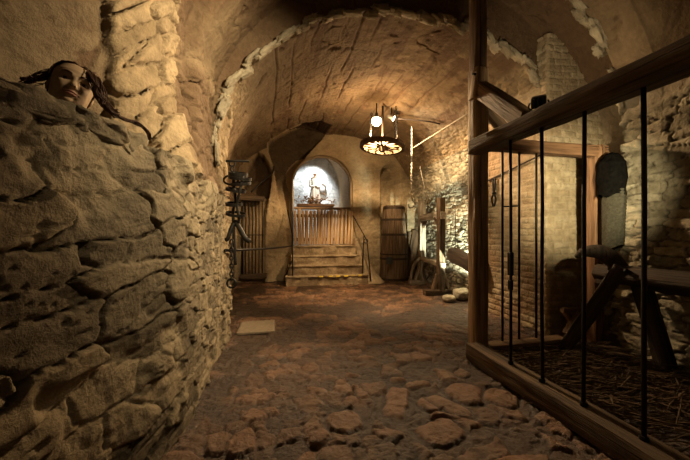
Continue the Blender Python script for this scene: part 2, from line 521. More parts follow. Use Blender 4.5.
# --- stone mask
nzb = fbm(Yg*1.3, S*1.3, 0, 5, 4)
near = np.where(side == 1, 1-sst(2.5, 2.8, Yg+.2*nzb), 1-sst(2.0, 2.35, Yg+.12*nzb))
W = np.ones(P.shape[:2])
vm = side == 1
leftV = PH > 95
stone_left = sst(88, 112, PX+26*nzb)*(1-sst(2.35, 2.75, Yg+.25*nzb))          # rubble above the ledge
stone_left = np.where((Yg > 2.3), np.maximum(stone_left, sst(128, 158, PH+16*nzb)*(1-sst(4.2, 4.8, Yg))*.8), stone_left)
stone_left = np.where(leftV & (Yg < 1.2), 0, stone_left)
stone_right = np.where(Yg > 3.58, 1-sst(34, 52, PH+9*nzb), np.where(Yg < 2.83, 1-sst(16, 27, PH+8*nzb), .4))
W = np.where(vm, np.where(leftV, stone_left, stone_right), W)
# --- patterns
hN, iN, mN = stone_h(Yg+.35*S, S-.16*Yg, .40, .17, 11, .066, edge=.085, ro=.20, ti=.75, p=4.0)
hV, iV, mV = stone_h(Yg+.25*S, S-.3*Yg, .30, .15, 15, .085, edge=.17, ro=.22, ti=.9, p=4.0)
hF, iF, mF = stone_h(Yg, S, .20, .105, 21, .046, edge=.10, ro=.36, ti=.8)
SR = S[:, -1:]-S
hR, iR, mR = stone_h(Yg, SR, .20, .072, 31, .05, edge=.20, ro=.3)
hC, iC, mC = stone_h(Yg, SR, .28, .095, 41, .055, edge=.15, ro=.3)
wV = np.where(vm, 1, sst(1.30, 1.66, Zg+.2*nzb)*sst(2.1, 2.3, Yg))*(1-sst(3.0, 3.5, Yg+.3*nzb))
rightside = (side == 2) | (vm & (PH < 80))
rC = Yg < 3.58
h = np.where(rightside, np.where(rC, hC, hR), wV*hV+(1-wV)*(near*hN+(1-near)*hF))
ids = np.where(rightside, np.where(rC, iC, iR), np.where(wV > .5, iV, np.where(near > .5, iN, iF)))
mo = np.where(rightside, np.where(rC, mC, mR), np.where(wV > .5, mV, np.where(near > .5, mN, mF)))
# worn patches where mortar has been smeared over the stones
smear = np.where(rightside, 0, sst(.10, .40, fbm(Yg*1.9, S*1.9, 2, 77, 4)+.14*sst(2.0, 2.2, Yg)-.34*(side == 1)-.06))
h = h*(1-.66*smear)+smear*.018*fbm(Yg*9, S*9, 0, 78, 4)
mo = mo*(1-smear)
# plaster relief
pits = sst(.50, .66, fbm(Yg*6.5, S*6.5, 0, 61, 3, .5))
pl = .035*fbm(Yg*1.1, S*1.1, 0, 62, 5)+.010*fbm(Yg*7, S*7, 0, 63, 4)-.022*pits*np.where(leftV, 1, .45)
groove = np.zeros(P.shape[:2])
rs = np.random.RandomState(3)
for c0 in (58, 66, 73, 81, 88, 94, 99, 105, 113, 121, 128):
    off = PH-(c0+1.6*vn(Yg*.7, c0, 0, 9)+.5*vn(Yg*4, c0, 0, 8))
    groove += np.exp(-(off/.34)**2)*sst(-.25, .15, vn(Yg*1.1, c0*3.3, 0, 10)+.15)
for c0 in np.arange(40, 140, 3.1):                                              # faint board marks
    groove += .16*np.exp(-((PH-c0-.3*vn(Yg, c0, 0, 12))/.22)**2)
pl = pl-np.where(Yg > 3.6, .022, .006)*np.clip(groove, 0, 1.4)
crack = np.abs(fbm(Yg*1.0, S*1.0, 4, 66, 4))
pl = pl-.016*(1-sst(0, .018, crack))*(Yg > 2.8)
W = sst(.25, .75, W+.22*fbm(Yg*5, S*5, 3, 68, 3))
disp = W*h+(1-W)*pl
# lip of the ledge
lip = (side == 0)*(1-sst(2.0, 2.3, Yg))
# lunette recess
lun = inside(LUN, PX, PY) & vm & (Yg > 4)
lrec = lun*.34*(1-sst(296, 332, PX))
for _ in range(2):
    lrec = (lrec+np.roll(lrec, 1, 0)+np.roll(lrec, -1, 0)+np.roll(lrec, 1, 1)+np.roll(lrec, -1, 1))/5
disp = disp-lrec
P2 = P+N*disp[..., None]
tint = np.zeros(P.shape[:2])
tint = np.where(vm & leftV & (Yg > 2.55) & (Yg < 3.6), .75*sst(-.35, .25, nzb+.2), tint)     # reddish plaster of the rib
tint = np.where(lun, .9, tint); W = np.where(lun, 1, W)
tint = np.where(vm & ~leftV & (Yg > 2.83) & (Yg < 3.6), .75, tint)
tint = np.where(vm & (Yg > 3.6), np.maximum(tint, .85*np.clip(groove, 0, 1)*(1-W)), tint)
str_ = fbm(PH*.22, Yg*.55, 0, 91, 5, .6)+.5*fbm(Yg*4, S*4, 0, 92, 4)
tint = np.where(vm & (Yg > 3.6), np.maximum(tint, .75*sst(.02, .38, str_)*(1-W)), tint)
tint = np.maximum(tint, .8*pits*vm*(1-W))
def cut(name, a, b, mat):
    sl = slice(a, b)
    V = P2[:, sl].reshape(-1, 3)
    A = dict(stone=ids[:, sl], joint=mo[:, sl]*.85, plaster=np.maximum(1-W, smear*.85)[:, sl], tint=tint[:, sl], recess_shade=lun[:, sl]*.85)  # lunette carries dark brick plus painted shade
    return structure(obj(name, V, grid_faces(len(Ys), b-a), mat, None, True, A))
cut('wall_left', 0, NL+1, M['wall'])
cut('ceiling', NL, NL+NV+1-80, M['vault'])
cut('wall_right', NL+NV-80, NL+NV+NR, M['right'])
# the far half of the upper right stays with wall_right: it is coursed stone down from the springing

# ================================================================== back wall with niches
bx = np.arange(-1.9, 4.3, .021); bz = np.arange(-.1, 4.6, .021)
BX, BZ = np.meshgrid(bx, bz, indexing='ij'); BY = np.full(BX.shape, 8.5)
Pb = np.stack([BX, BY, BZ], -1); bqx, bqy = pix(Pb)
hb, ib, mb_ = stone_h(BX, BZ, .26, .09, 71, .03, edge=.16)
nb = fbm(BX*1.2, BZ*1.2, 0, 72, 4)
Wb = sst(1.9, 2.35, BX+.35*nb)*sst(-.25, .2, nb+.25)*.85
pb = .04*fbm(BX*1.3, BZ*1.3, 0, 73, 4)+.018*fbm(BX*7, BZ*7, 0, 74, 4)-.022*sst(.42, .6, fbm(BX*5, BZ*5, 0, 75, 3))
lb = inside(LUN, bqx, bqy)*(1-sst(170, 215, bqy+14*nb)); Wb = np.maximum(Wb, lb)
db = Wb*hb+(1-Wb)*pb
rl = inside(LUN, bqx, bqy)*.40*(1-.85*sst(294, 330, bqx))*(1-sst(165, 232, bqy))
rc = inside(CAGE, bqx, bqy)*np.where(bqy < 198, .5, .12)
NX0, NX1, NZ0 = 2.72, 3.30, 0.0
ncz = 2.85
rn = (((BX > NX0) & (BX < NX1) & (BZ < ncz)) | (((BX-(NX0+NX1)/2)/((NX1-NX0)/2))**2+((BZ-ncz)/.30)**2 < 1))*.42
db = db-np.maximum(np.maximum(rl, rc), rn)
GX0, GX1, GZ0, GZS, GZT = .33, 1.90, .92, 2.50, 3.28
GCX, GR = (GX0+GX1)/2, (GX1-GX0)/2
hole = (BX > GX0) & (BX < GX1) & (BZ > GZ0-.3) & (BZ < np.where(np.abs(BX-GCX) < GR, GZS+(GZT-GZS)*np.sqrt(np.clip(1-((BX-GCX)/GR)**2, 0, 1)), 0))
fb = grid_faces(len(bx), len(bz))
fb = fb[~hole.ravel()[fb].all(1)]
Pb[..., 1] -= db
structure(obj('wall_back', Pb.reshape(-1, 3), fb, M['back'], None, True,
    dict(stone=ib, joint=mb_*.8, plaster=1-Wb, tint=lb*.4+np.where(rc > .05, .4, 0)+.55*sst(.0, .4, nb), recess_shade=np.maximum(lb*.95, np.where(rc > .05, .75*(1-sst(200, 235, bqy)), 0)))))  # lunette and cage recess get their shade painted in
# gate niche: reveal, rear wall and floor
arcp = [(GX0, GZ0-.3), (GX0, GZ0+.4), (GX0, GZ0+.8), (GX0, GZ0+1.2)]+[(GCX-GR*math.cos(t), GZS+(GZT-GZS)*math.sin(t)) for t in np.linspace(0, PI, 41)]+[(GX1, GZ0+1.2), (GX1, GZ0+.8), (GX1, GZ0+.4), (GX1, GZ0-.3)]
arcp = np.array(arcp); yy = np.linspace(8.40, 10.35, 50)
cl = np.concatenate([[0], np.cumsum(np.hypot(*np.diff(arcp, axis=0).T))]); tt = np.linspace(0, cl[-1], 140)
ax_, az_ = np.interp(tt, cl, arcp[:, 0]), np.interp(tt, cl, arcp[:, 1])
NVv = np.zeros((len(tt), len(yy), 3)); NVv[..., 0] = ax_[:, None]; NVv[..., 1] = yy[None]; NVv[..., 2] = az_[:, None]
sc_ = 1+.012*fbm(tt[:, None]*3, yy[None]*3, 0, 81, 4)+np.where(yy < 8.46, .03, 0)[None]
NVv[..., 0] = GCX+(NVv[..., 0]-GCX)*sc_; NVv[..., 2] = 2.3+(NVv[..., 2]-2.3)*sc_
wd = np.clip((yy-8.7)/.5, 0, 1)[None]
NVv[..., 0] = np.where(NVv[..., 0] < GCX, GCX+(NVv[..., 0]-GCX)*(1+.9*wd), NVv[..., 0])
NVv[..., 2] = np.where(NVv[..., 2] > 2.3, 2.3+(NVv[..., 2]-2.3)*(1+.5*wd), NVv[..., 2])
z0 = np.zeros(len(tt)*len(yy))
structure(obj('wall_niche_reveal', NVv.reshape(-1, 3), grid_faces(len(tt), len(yy)), M['back'], None, True, dict(stone=z0+.4, joint=z0, plaster=z0+1, tint=z0+.35)))
rx, rz = np.meshgrid(np.arange(-.6, 2.1, .025), np.arange(.5, 4.0, .025), indexing='ij')
rn_ = fbm(rx*1.7, rz*1.7, 0, 83, 5)
stain = .8*sst(.08, .34, rn_+.35*np.exp(-((rx-.95)/.45)**2)*sst(2.45, 2.8, rz)-.12)
rp = np.stack([rx, 10.3-.03*rn_, rz], -1)
z0 = np.zeros(rx.size)
structure(obj('wall_niche_rear', rp.reshape(-1, 3), grid_faces(*rx.shape), M['niche'], None, True, dict(stone=z0+.5, joint=z0, plaster=z0+1, tint=stain*.8)))

# ================================================================== floor
fy = [-1.2]
while fy[-1] < 8.7: fy.append(fy[-1]+(.05 if fy[-1] < 1.1 else .0085*max(1, fy[-1]/1.6)**1.1))
fy = np.array(fy); fx = np.arange(-1.9, 4.3, .0135)
GX, GY = np.meshgrid(fx, fy, indexing='ij')
wx = GX+.05*vn(GX*3, GY*3, 0, 100); wy = GY+.05*vn(GX*3, GY*3, 4, 101)
def fl(cw, ch, seed, dep, ed):
    e, i, dx, dy = stones(wx, wy, cw, ch, seed, jit=.95, p=2.3, wt=.3)
    m = np.clip(e/ed, 0, 1); m = 1-(1-m)**2
    return m*dep*(.35+.8*i)+m*dep*.6*((np.mod(i*77, 1)-.5)*dx+(np.mod(i*31, 1)-.5)*dy), i, m
h1, i1, m1 = fl(.155, .125, 103, .026, .20)
h2, i2, m2 = fl(.25, .20, 107, .028, .14)
big = sst(.05, .15, fbm(GX*.8, GY*.8, 0, 109, 3)+.12*(GY < 3.2))
hf = np.where(big > .5, h2, h1); idf = np.where(big > .5, i2, i1); mf = np.where(big > .5, m2, m1)
bury = sst(-.05, .30, fbm(GX*1.5, GY*1.5, 0, 111, 4)+.15*(idf < .35))
hf = hf*(1-.42*bury); ex = mf*(1-.8*bury)
und = .022*fbm(GX*.9, GY*.9, 0, 113, 3)+.016*fbm(GX*9, GY*9, 0, 114, 5, .65)+.006*fbm(GX*32, GY*32, 0, 115, 3)
tintf = .55*sst(.55, .9, idf)*mf*(1-bury)
# a few large flat stones in front of the cell
for (x_, y_, a_, la, lb, tn, pw) in ((397, 400, 62, .24, .085, .9, 5), (432, 402, 20, .12, .10, .55, 2.5), (449, 404, 118, .19, .075, .15, 3), (467, 392, 12, .17, .155, .8, 2.6), (462, 372, 30, .08, .06, .2, 3), (418, 383, 5, .12, .05, .4, 3), (398, 379, 5, .08, .04, .7, 3), (355, 352, 10, .09, .06, .7, 3), (345, 420, 20, .12, .12, .3, 3), (440, 430, 10, .16, .12, .4, 3), (500, 395, 40, .14, .12, .3, 3)):
    c = at(x_, y_, F*H/(y_-CY)); a = math.radians(a_)
    dx, dy = GX-c.x, GY-c.y
    wob = .018*vn(GX*9, GY*9, 0, int(x_))
    u_, v_ = (dx*math.cos(a)+dy*math.sin(a)+wob)/la, (-dx*math.sin(a)+dy*math.cos(a)+wob)/lb
    rr_ = (np.abs(u_)**pw+np.abs(v_)**pw)**(1/pw)
    k = 1-sst(.80, 1.05, rr_); gap = (1-sst(1.05, 1.35, rr_))*(1-k)
    top = .026-.007*rr_**2
    hf = hf*(1-k)*(1-gap)+k*top; ex = ex*(1-k)*(1-gap)+k; idf = np.where(k > .5, .78, idf); tintf = tintf*(1-k)*(1-gap)+k*tn*.8
cellf = sst(1.86, 1.95, GX)*(1-sst(3.0, 3.1, GY))
hf = hf*(1-.6*cellf)
FV = np.stack([GX, GY, 1.25*hf+und-.022], -1)
structure(obj('floor', FV.reshape(-1, 3), grid_faces(len(fx), len(fy)), M['floor'], None, True, dict(stone=idf, joint=1-ex, plaster=np.zeros(GX.size), tint=tintf)))

# ================================================================== trim: ragged mortar rims on the vault arches, coping of the ledge
def rim(name, rtab, Y, p0, p1, czv, rad, dep, seed, xr, xl, keep=1.0):
    mbx = MB(); ids_ = []; rnd = random.Random(seed); t = np.array(rtab, float); t[0] = xr-CXV; t[-1] = CXV-xl
    a = p0; k = 0
    while a < p1:
        st = rnd.uniform(1.8, 5.2); k += 1
        if rnd.random() < keep:
            am = math.radians(a+st/2); r = float(np.interp(am, ph_n, t))
            rad_ = rad*rnd.uniform(.45, 1.35)
            rc_ = r+rnd.uniform(-.05, .02)
            c = (CXV+rc_*math.cos(am), Y+rnd.uniform(-.035, .03), czv+rc_*math.sin(am))
            q = am+math.radians(rnd.uniform(-16, 16)); ca, sa = math.cos(q), math.sin(q)
            R = [[ca, 0, -sa], [0, 1, 0], [sa, 0, ca]]
            v, f = rock_geo(c, (rad_, dep*rnd.uniform(.6, 1.2), r*math.radians(st)*rnd.uniform(1.1, 1.5)), seed+k, R, .62, .75, 16, 22, 2.6)
            mbx.add(v, f); ids_ += [rnd.random()]*len(v)
        a += st*.85
    z = np.zeros(len(ids_))
    return structure(mbx.build(name, M['rim'], None, True, dict(stone=ids_, joint=z, plaster=z, tint=z)))
rim('trim_1', tabA, 3.575, 36, 166, 1.69, .07, .10, 210, 3.78, -.66)
rim('trim_2', tabC, 2.83, 22, 60, 1.69, .09, .09, 330, 3.65, -.62, .7)
cop = MB(); ids_ = []
for (x_, y_, sx, sy, sz, rz, sd) in ((14, 84, .34, .30, .13, 12, 1), (47, 102, .26, .24, .09, 18, 2), (92, 112, .30, .24, .13, 22, 3), (128, 130, .16, .20, .15, 25, 4), (-25, 70, .34, .30, .12, 18, 5)):
    u = (x_-CX)/F
    d = 1.402/(-(SN+u*CN)+.353*(CN-u*SN))
    c = at(x_, y_, d+.07); a = math.radians(70+rz*.0)
    R = Matrix.Rotation(a, 3, 'Z')@Matrix.Rotation(math.radians(random.uniform(-9, 9)), 3, 'Y')
    v, f = rock_geo((c.x-.02, c.y, c.z-.085), (sx, sy, sz), 400+sd, [list(r) for r in R], .5, .30, 28, 40, 2.4)
    cop.add(v, f); ids_ += [.25+.1*sd]*len(v)
z = np.zeros(len(ids_))
structure(cop.build('trim_3', M['wall'], None, True, dict(stone=ids_, joint=z, plaster=z, tint=z)))

# ================================================================== brick pillar between hall and cell
def brick_face(org, ux, n, w, hgt, seed, st=.0125):
    a = np.arange(0, w+1e-6, st); b = np.arange(0, hgt+1e-6, st)
    A, B = np.meshgrid(a, b, indexing='ij')
    Bw = B+.012*vn(A*1.5, B*1.5, 0, seed); ch = .083; cw = .225
    row = np.floor(Bw/ch); fb_ = Bw/ch-row
    Aw = A/cw+.5*np.mod(row, 2)+.15*hsh(row, 3, seed); colm = np.floor(Aw); fa = Aw-colm
    i = hsh(row, colm, seed+1)
    e = np.minimum(np.minimum(fa, 1-fa)*cw, np.minimum(fb_, 1-fb_)*ch)
    jt = 1-sst(.002, .013, e+.004*fbm(A*14, B*14, 0, seed+4, 3))
    hh = (1-jt)*(.010+.010*i)+.007*fbm(A*9, B*9, 0, seed+2, 4)*(1-jt)+.012*fbm(A*1.4, B*1.4, 0, seed+3, 3)
    edge = np.minimum(np.minimum(A, w-A), 9)
    hh = hh*sst(0, .02, edge)-.012*(1-sst(0, .02, edge))
    V = np.array(org)+A[..., None]*np.array(ux)+B[..., None]*np.array((0, 0, 1.))+hh[..., None]*np.array(n)
    return V.reshape(-1, 3), grid_faces(len(a), len(b)), i, jt, A, B
PXL, PYF = 3.28, 3.42
v1, f1, i1, j1, A1, B1 = brick_face((PXL, 4.95, 0), (0, -1, 0), (-1, 0, 0), 1.53, 3.78, 501)
v2, f2, i2, j2, A2, B2 = brick_face((PXL, PYF, 0), (1, 0, 0), (0, -1, 0), 1.0, 3.78, 502)
v3 = np.array([(PXL, 4.93, 0), (3.9, 4.93, 0), (PXL, 4.93, 3.78), (3.9, 4.93, 3.78)])
V = np.concatenate([v1, v2, v3]); Fq = np.concatenate([f1, f2+len(v1), np.array([[0, 1, 3, 2]])+len(v1)+len(v2)])
z4 = np.zeros(4)
red = .75*sst(-.5, .3, fbm(A1*1.2, B1*1.2, 0, 503, 3))
structure(obj('pillar_brick', V, Fq, M['brick'], None, True, dict(stone=np.concatenate([i1.ravel(), i2.ravel(), z4]), joint=np.concatenate([j1.ravel(), j2.ravel(), z4]), plaster=np.concatenate([0*i1.ravel(), .35*sst(-.2, .4, fbm(A2, B2, 0, 505, 3)).ravel(), z4]), tint=np.concatenate([red.ravel(), .1+0*i2.ravel(), z4]))))
# ================================================================== stairs, gate, handrails
st = thing('stone_stairs', 'four worn stone steps leading up to the slatted wooden gate', 'stairs', (1.15, 7.6, 0))
for k, (x0, x1, y0) in enumerate(((.13, 2.13, 7.60), (.20, 2.08, 7.82), (.26, 2.02, 8.04), (.32, 1.98, 8.26))):
    zt = .23*(k+1); y1 = 8.62; zb = zt-.25
    a = np.linspace(x0, x1, 90); t = np.concatenate([np.linspace(0, .225, 12), np.linspace(.24, .24+y1-y0, 30)])
    A, T = np.meshgrid(a, t, indexing='ij')
    zz = np.where(T < .232, zb+T*(zt-zb)/.232, zt); yv = np.where(T < .232, y0, y0+(T-.24))
    n = fbm(A*4, T*7, k*3, 600+k, 4)
    e = np.exp(-((T-.235)/.03)**2)
    yv = yv+.03*n-.035*e+.02*sst(.3, .6, vn(A*5, k, 0, 611))*e; zz = zz-.012*e+.008*n*(T > .23)-.018*e*sst(.2, .6, vn(A*3.3, k*2, 0, 612))
    V = np.stack([A, yv, zz], -1)
    z = np.zeros(A.size)
    o = obj('step', V.reshape(-1, 3), grid_faces(len(a), len(t)), M['step'], st, True, dict(stone=z+.3+.15*k, joint=z, plaster=z, tint=(.55*sst(.0, .5, n+.25*(T < .2))).ravel()))
    m = o.modifiers.new('thick', 'SOLIDIFY'); m.thickness = .05; m.offset = -1
for x_ in (321, 331, 338, 346, 353, 360):
    c = atY(x_, 277.5, 7.585)
    box('edge_marking', (c.x, 7.572, .215), (.10 if x_ < 350 else .08, .012, .035), M['yellow'], st, None, .002)['label'] = 'worn yellow paint dash'

gt = thing('wooden_gate', 'gate of upright rough slats closing the bright niche above the steps', 'gate', (1.12, 8.42, .92))
x = .36; k = 0; rnd = random.Random(4)
while x < 1.86:
    w = rnd.uniform(.062, .092)
    c = x+w/2; hgt = rnd.uniform(.90, .965)
    timber('slat', (c+rnd.uniform(-.008, .008), 8.40, .945), (c+rnd.uniform(-.01, .01), 8.40, .93+hgt), w, .035, M['pale'], gt, up=(0, 1, 0), wob=.006, seed=30+k, step=.06, rr=.5, taper=rnd.uniform(.85, 1))
    x += w+rnd.uniform(.010, .026); k += 1
for z in (1.08, 1.70): timber('cross_rail', (.35, 8.45, z), (1.88, 8.45, z), .05, .08, M['wood'], gt, seed=3)
timber('top_rail', (.36, 8.46, 1.90), (1.87, 8.46, 1.90), .07, .07, M['wood'], gt, seed=5)

hr = thing('stair_handrail', 'thin black iron handrail left of the stone steps', 'handrail', (.25, 7.7, 0), 'iron handrails beside the steps')
p1, p2 = atY(287.7, 210, 8.42), atY(292.6, 236, 7.75)
tube('rail', [p1, p2], .013, M['iron'], hr)
tube('post', [p2, (p2.x, 7.75, 0)], .016, M['iron'], hr)
tube('brace', [(p2.x, 7.75, .62), (p2.x-.18, 7.9, .18)], .012, M['iron'], hr)
hr = thing('stair_handrail', 'thin black iron handrail right of the stone steps', 'handrail', (2.05, 7.7, 0), 'iron handrails beside the steps')
p1, p2, p3 = atY(352, 214, 8.44), atY(364, 235, 7.8), atY(367, 241, 7.65)
tube('rail', [p1, p2, p3], .013, M['iron'], hr)
tube('post', [p2, (p2.x-.05, 7.8, .05)], .014, M['iron'], hr)
tube('post', [p3, atY(371, 281, 7.6)], .014, M['iron'], hr)
tube('scroll', ring_pts(atY(366, 241, 7.7), .05, (0, 1, 0), 16), .01, M['iron'], hr, 6, True)

# smooth plastered cheek beside the stairs
t = np.linspace(0, 1, 40)[:, None]; a = np.linspace(0, 2*PI, 40, endpoint=False)[None]
zc = 1.12*(1-t); wx = .10+.20*t**2.2; wy = .10+.22*t**1.5
ccx = 2.02+.30*t**1.6; ccy = 8.42-.55*t**1.2
V = np.stack([ccx+wx*np.cos(a)*(1+.1*vn(np.cos(a)*2, t*5, 0, 9)), ccy+wy*np.sin(a), zc+0*a], -1)
z = np.zeros(1600)
o = obj('plaster_buttress', V.reshape(-1, 3), grid_faces(40, 40, True), M['step'], None, True, dict(stone=z+.6, joint=z, plaster=z, tint=z))
tag(o, 'smooth pale plaster buttress curving down at the right of the stone steps', 'buttress')

# ================================================================== statue group in the niche
sy = 9.75
alt = thing('wooden_altar', 'brown wooden ledge table in the bright niche under the white statue', 'table', (1.0, sy, .92))
timber('table_top', (.50, sy, 2.08), (1.62, sy, 2.08), .40, .07, M['woodred'], alt, up=(0, 0, 1), seed=8)
for x_ in (.58, 1.54): timber('leg', (x_, sy, .70), (x_, sy, 2.06), .09, .09, M['wood'], alt, seed=9)
sx = atY(315, 190, sy).x; zb = 2.115
stt = thing('robed_statue', 'white robed statue with reddish head standing in the bright niche', 'statue', (sx, sy, zb))
z_ = np.linspace(0, 1, 46)[:, None]; a = np.linspace(0, 2*PI, 40, endpoint=False)[None]
pr = np.interp(z_, [0, .03, .35, .55, .66, .76, .84, .87, .89, .92, .96, .985, 1], [.17, .175, .135, .105, .125, .15, .115, .05, .04, .058, .062, .045, .005])
dp = np.interp(z_, [0, .03, .35, .55, .66, .76, .84, .87, .89, .92, .96, .985, 1], [.13, .13, .11, .09, .10, .095, .07, .045, .04, .062, .066, .05, .005])
fold = 1+.09*np.sin(a*9+2*z_)*(1-sst(.5, .7, z_))+.03*np.sin(a*5)
V = np.stack([sx+pr*np.cos(a)*fold, sy+dp*np.sin(a)*fold, zb+.97*z_+0*a], -1)
bodyn = 38
Fg = grid_faces(46, 40, True)
fz = V.reshape(-1, 3)[Fg][:, :, 2].mean(1)
o = obj('robe', V.reshape(-1, 3), Fg[fz < zb+.845], M['white'], stt)
o = obj('head', V.reshape(-1, 3)[40*36:], grid_faces(10, 40, True), M['statskin'], stt)
for s in (-1, 1):
    pts = smooth_path([(sx+s*.13, sy, zb+.74), (sx+s*.155, sy-.05, zb+.58), (sx+s*.09, sy-.11, zb+.52), (sx+s*.02, sy-.12, zb+.57)], 6)
    tube('sleeve', pts, [.038+.006*math.sin(i) for i in range(len(pts)-1)]+[.03], M['white'], stt, 10)
fl_ = MB(); rnd = random.Random(9)
for k in range(70):
    c = Vector((rnd.gauss(1.0, .23), sy-.14+rnd.uniform(-.08, .10), 2.12+abs(rnd.gauss(.02, .09))))
    d = Vector((rnd.uniform(-1, 1), rnd.uniform(-1, .3), rnd.uniform(.1, 1))).normalized()*rnd.uniform(.05, .13)
    fl_.add(*tube_geo([c, c+d*.6, c+d], [.006, .016, .004], 5))
    v, f = rock_geo(c+d, (.05, .05, .04), 900+k, None, .9, .3, 6, 8)
    fl_.add(v, f)
tag(fl_.build('dried_flowers', M['flower']), 'heap of brown dried flowers at the foot of the white statue', 'flowers', None, 'stuff')
pf = thing('framed_picture', 'small dark framed oval picture on the niche wall right of the statue', 'picture', atY(322.5, 189, 10.24))
c = atY(322.5, 189, 10.24)
pv, pfq = band_geo((0, 0, 0), .085, (0, 1, 0), .03, .035, 28, .125)
obj('frame', [Vector(v)+c for v in pv], pfq, M['wooddark'], pf, False)
lathe('face', [(.09, 0), (.085, .004)], c, M['picture'], pf, (0, -1, 0), 24)

# ================================================================== barred cage door in the left recess
cgx0, cgx1, cgy = atY(241, 240, 8.42).x, atY(263.5, 240, 8.42).x, 8.42
cg = thing('cage_door', 'tall narrow iron barred door in the dark pointed recess', 'door', ((cgx0+cgx1)/2, cgy, .12))
timber('head_beam', (cgx0-.02, cgy, 2.14), (cgx1+.02, cgy, 2.12), .12, .12, M['wooddark'], cg, seed=2)
timber('sill_beam', (cgx0-.02, cgy-.03, .16), (cgx1+.08, cgy-.03, .17), .16, .11, M['wooddark'], cg, seed=3)
for k in range(7):
    x_ = cgx0+.03+(cgx1-cgx0-.06)*k/6
    tube('bar', [(x_, cgy, .2), (x_+.004, cgy, 1.2), (x_, cgy, 2.1)], .013 if k else .03, M['iron'], cg)
tube('cross_bar', [(cgx0, cgy-.02, 1.2), (cgx1, cgy-.02, 1.2)], .012, M['iron'], cg)

# long horizontal bar across the recess
pa, pb_ = at(225, 250.5, 3.55), at(292, 246, 7.72)
tag(tube('barrier_rod', [pa+(pb_-pa)*i/6+Vector((0, 0, -.015*math.sin(PI*i/6))) for i in range(7)], .017, M['iron']), 'long thin iron rod across the left recess from wall to handrail', 'rod')
# hook pole leaning in the pointed recess
tag(tube('hook_pole', smooth_path([atY(251, 192, 8.2), atY(262, 182, 8.3), atY(271, 174.5, 8.42), atY(273.5, 170, 8.43), atY(274, 166, 8.44)], 5), .022, M['iron']), 'dark iron hook pole leaning at a slant against the pier above the cage door', 'pole')

# ================================================================== gibbet irons on the left wall corner
D = 3.55
br = thing('wall_bracket', 'black iron bracket jutting from the left wall with gibbet irons hanging', 'bracket', at(229, 161, D))
tube('arm', [at(226, 161, D-.1), at(240, 161, D), at(249, 161.3, D+.05)], .013, M['iron'], br)
tube('eye', ring_pts(at(232, 163.5, D), .03, (0, 1, 0), 14), .009, M['iron'], br, 6, True)
gb = thing('gibbet_irons', 'body-shaped black iron gibbet harness hanging on the left wall corner', 'irons', at(237, 245, D))
chain_geo(at(232, 165, D), at(233, 173, D), .06, .008).build('chain', M['iron'], gb)
def hoop(x_, y_, rx, tilt=0, w=.03, nm='hoop'):
    v, f = band_geo(at(x_, y_, D), rx, (math.sin(tilt), -.25, math.cos(tilt)), w, .010, 24)
    obj(nm, v, f, M['iron'], gb, False)
hoop(238, 174.5, .095, .05, .05); hoop(240, 178, .115, .1); hoop(241, 183.5, .10, -.1, .03); hoop(236, 190, .10, .15); hoop(234, 204, .08, 0, .035); hoop(236, 214, .10, .1, .03)
tube('side_loop', ring_pts(at(231, 180, D), .085, (.3, 1, 0), 18, .05), .012, M['iron'], gb, 6, True)
tube('spine_strip', smooth_path([at(233, 172, D), at(234, 188, D), at(235.5, 200, D), at(233, 212, D), at(234, 226, D)], 5), .017, M['iron'], gb)
tube('front_strip', smooth_path([at(243, 176, D-.05), at(240, 190, D-.08), at(237, 204, D-.06), at(239, 218, D-.05), at(237, 226, D)], 5), .015, M['iron'], gb)
tube('leg_hook', smooth_path([at(235, 221, D), at(240, 229, D-.03), at(245, 238, D-.05), at(250, 241.5, D-.05)], 6), [.028]*18+[.02], M['iron'], gb)
tube('leg_hook', smooth_path([at(235, 221, D), at(231, 229, D-.03), at(228, 238, D-.05), at(225.5, 240, D-.05)], 6), [.024]*18+[.016], M['iron'], gb)
tube('leg_strip', smooth_path([at(233.5, 222, D), at(234, 240, D), at(235.5, 265, D)], 5), .018, M['iron'], gb)
ch = thing('ring_chain', 'long iron chain ending in a ring beside the gibbet harness', 'chain', at(231.5, 284, D))
chain_geo(at(231.5, 240, D-.05), at(231.5, 280, D-.05), .055, .008).build('chain_links', M['iron'], ch)
tube('end_ring', ring_pts(at(231.5, 283.2, D-.05), .048, (.2, 1, 0), 18), .012, M['iron'], ch, 6, True)

# square slab on the floor
c = at(257, 328, F*H/(328-CY))
v, f, rt = timber_geo((c.x-.235, c.y, .012), (c.x+.235, c.y, .012), .52, .03, (0, 0, 1), .004, 4, 1, .03, .06)
tag(obj('floor_slab', v, f, M['slab'], None, True), 'flat pale square stone slab lying on the cobbles by the left wall', 'slab')

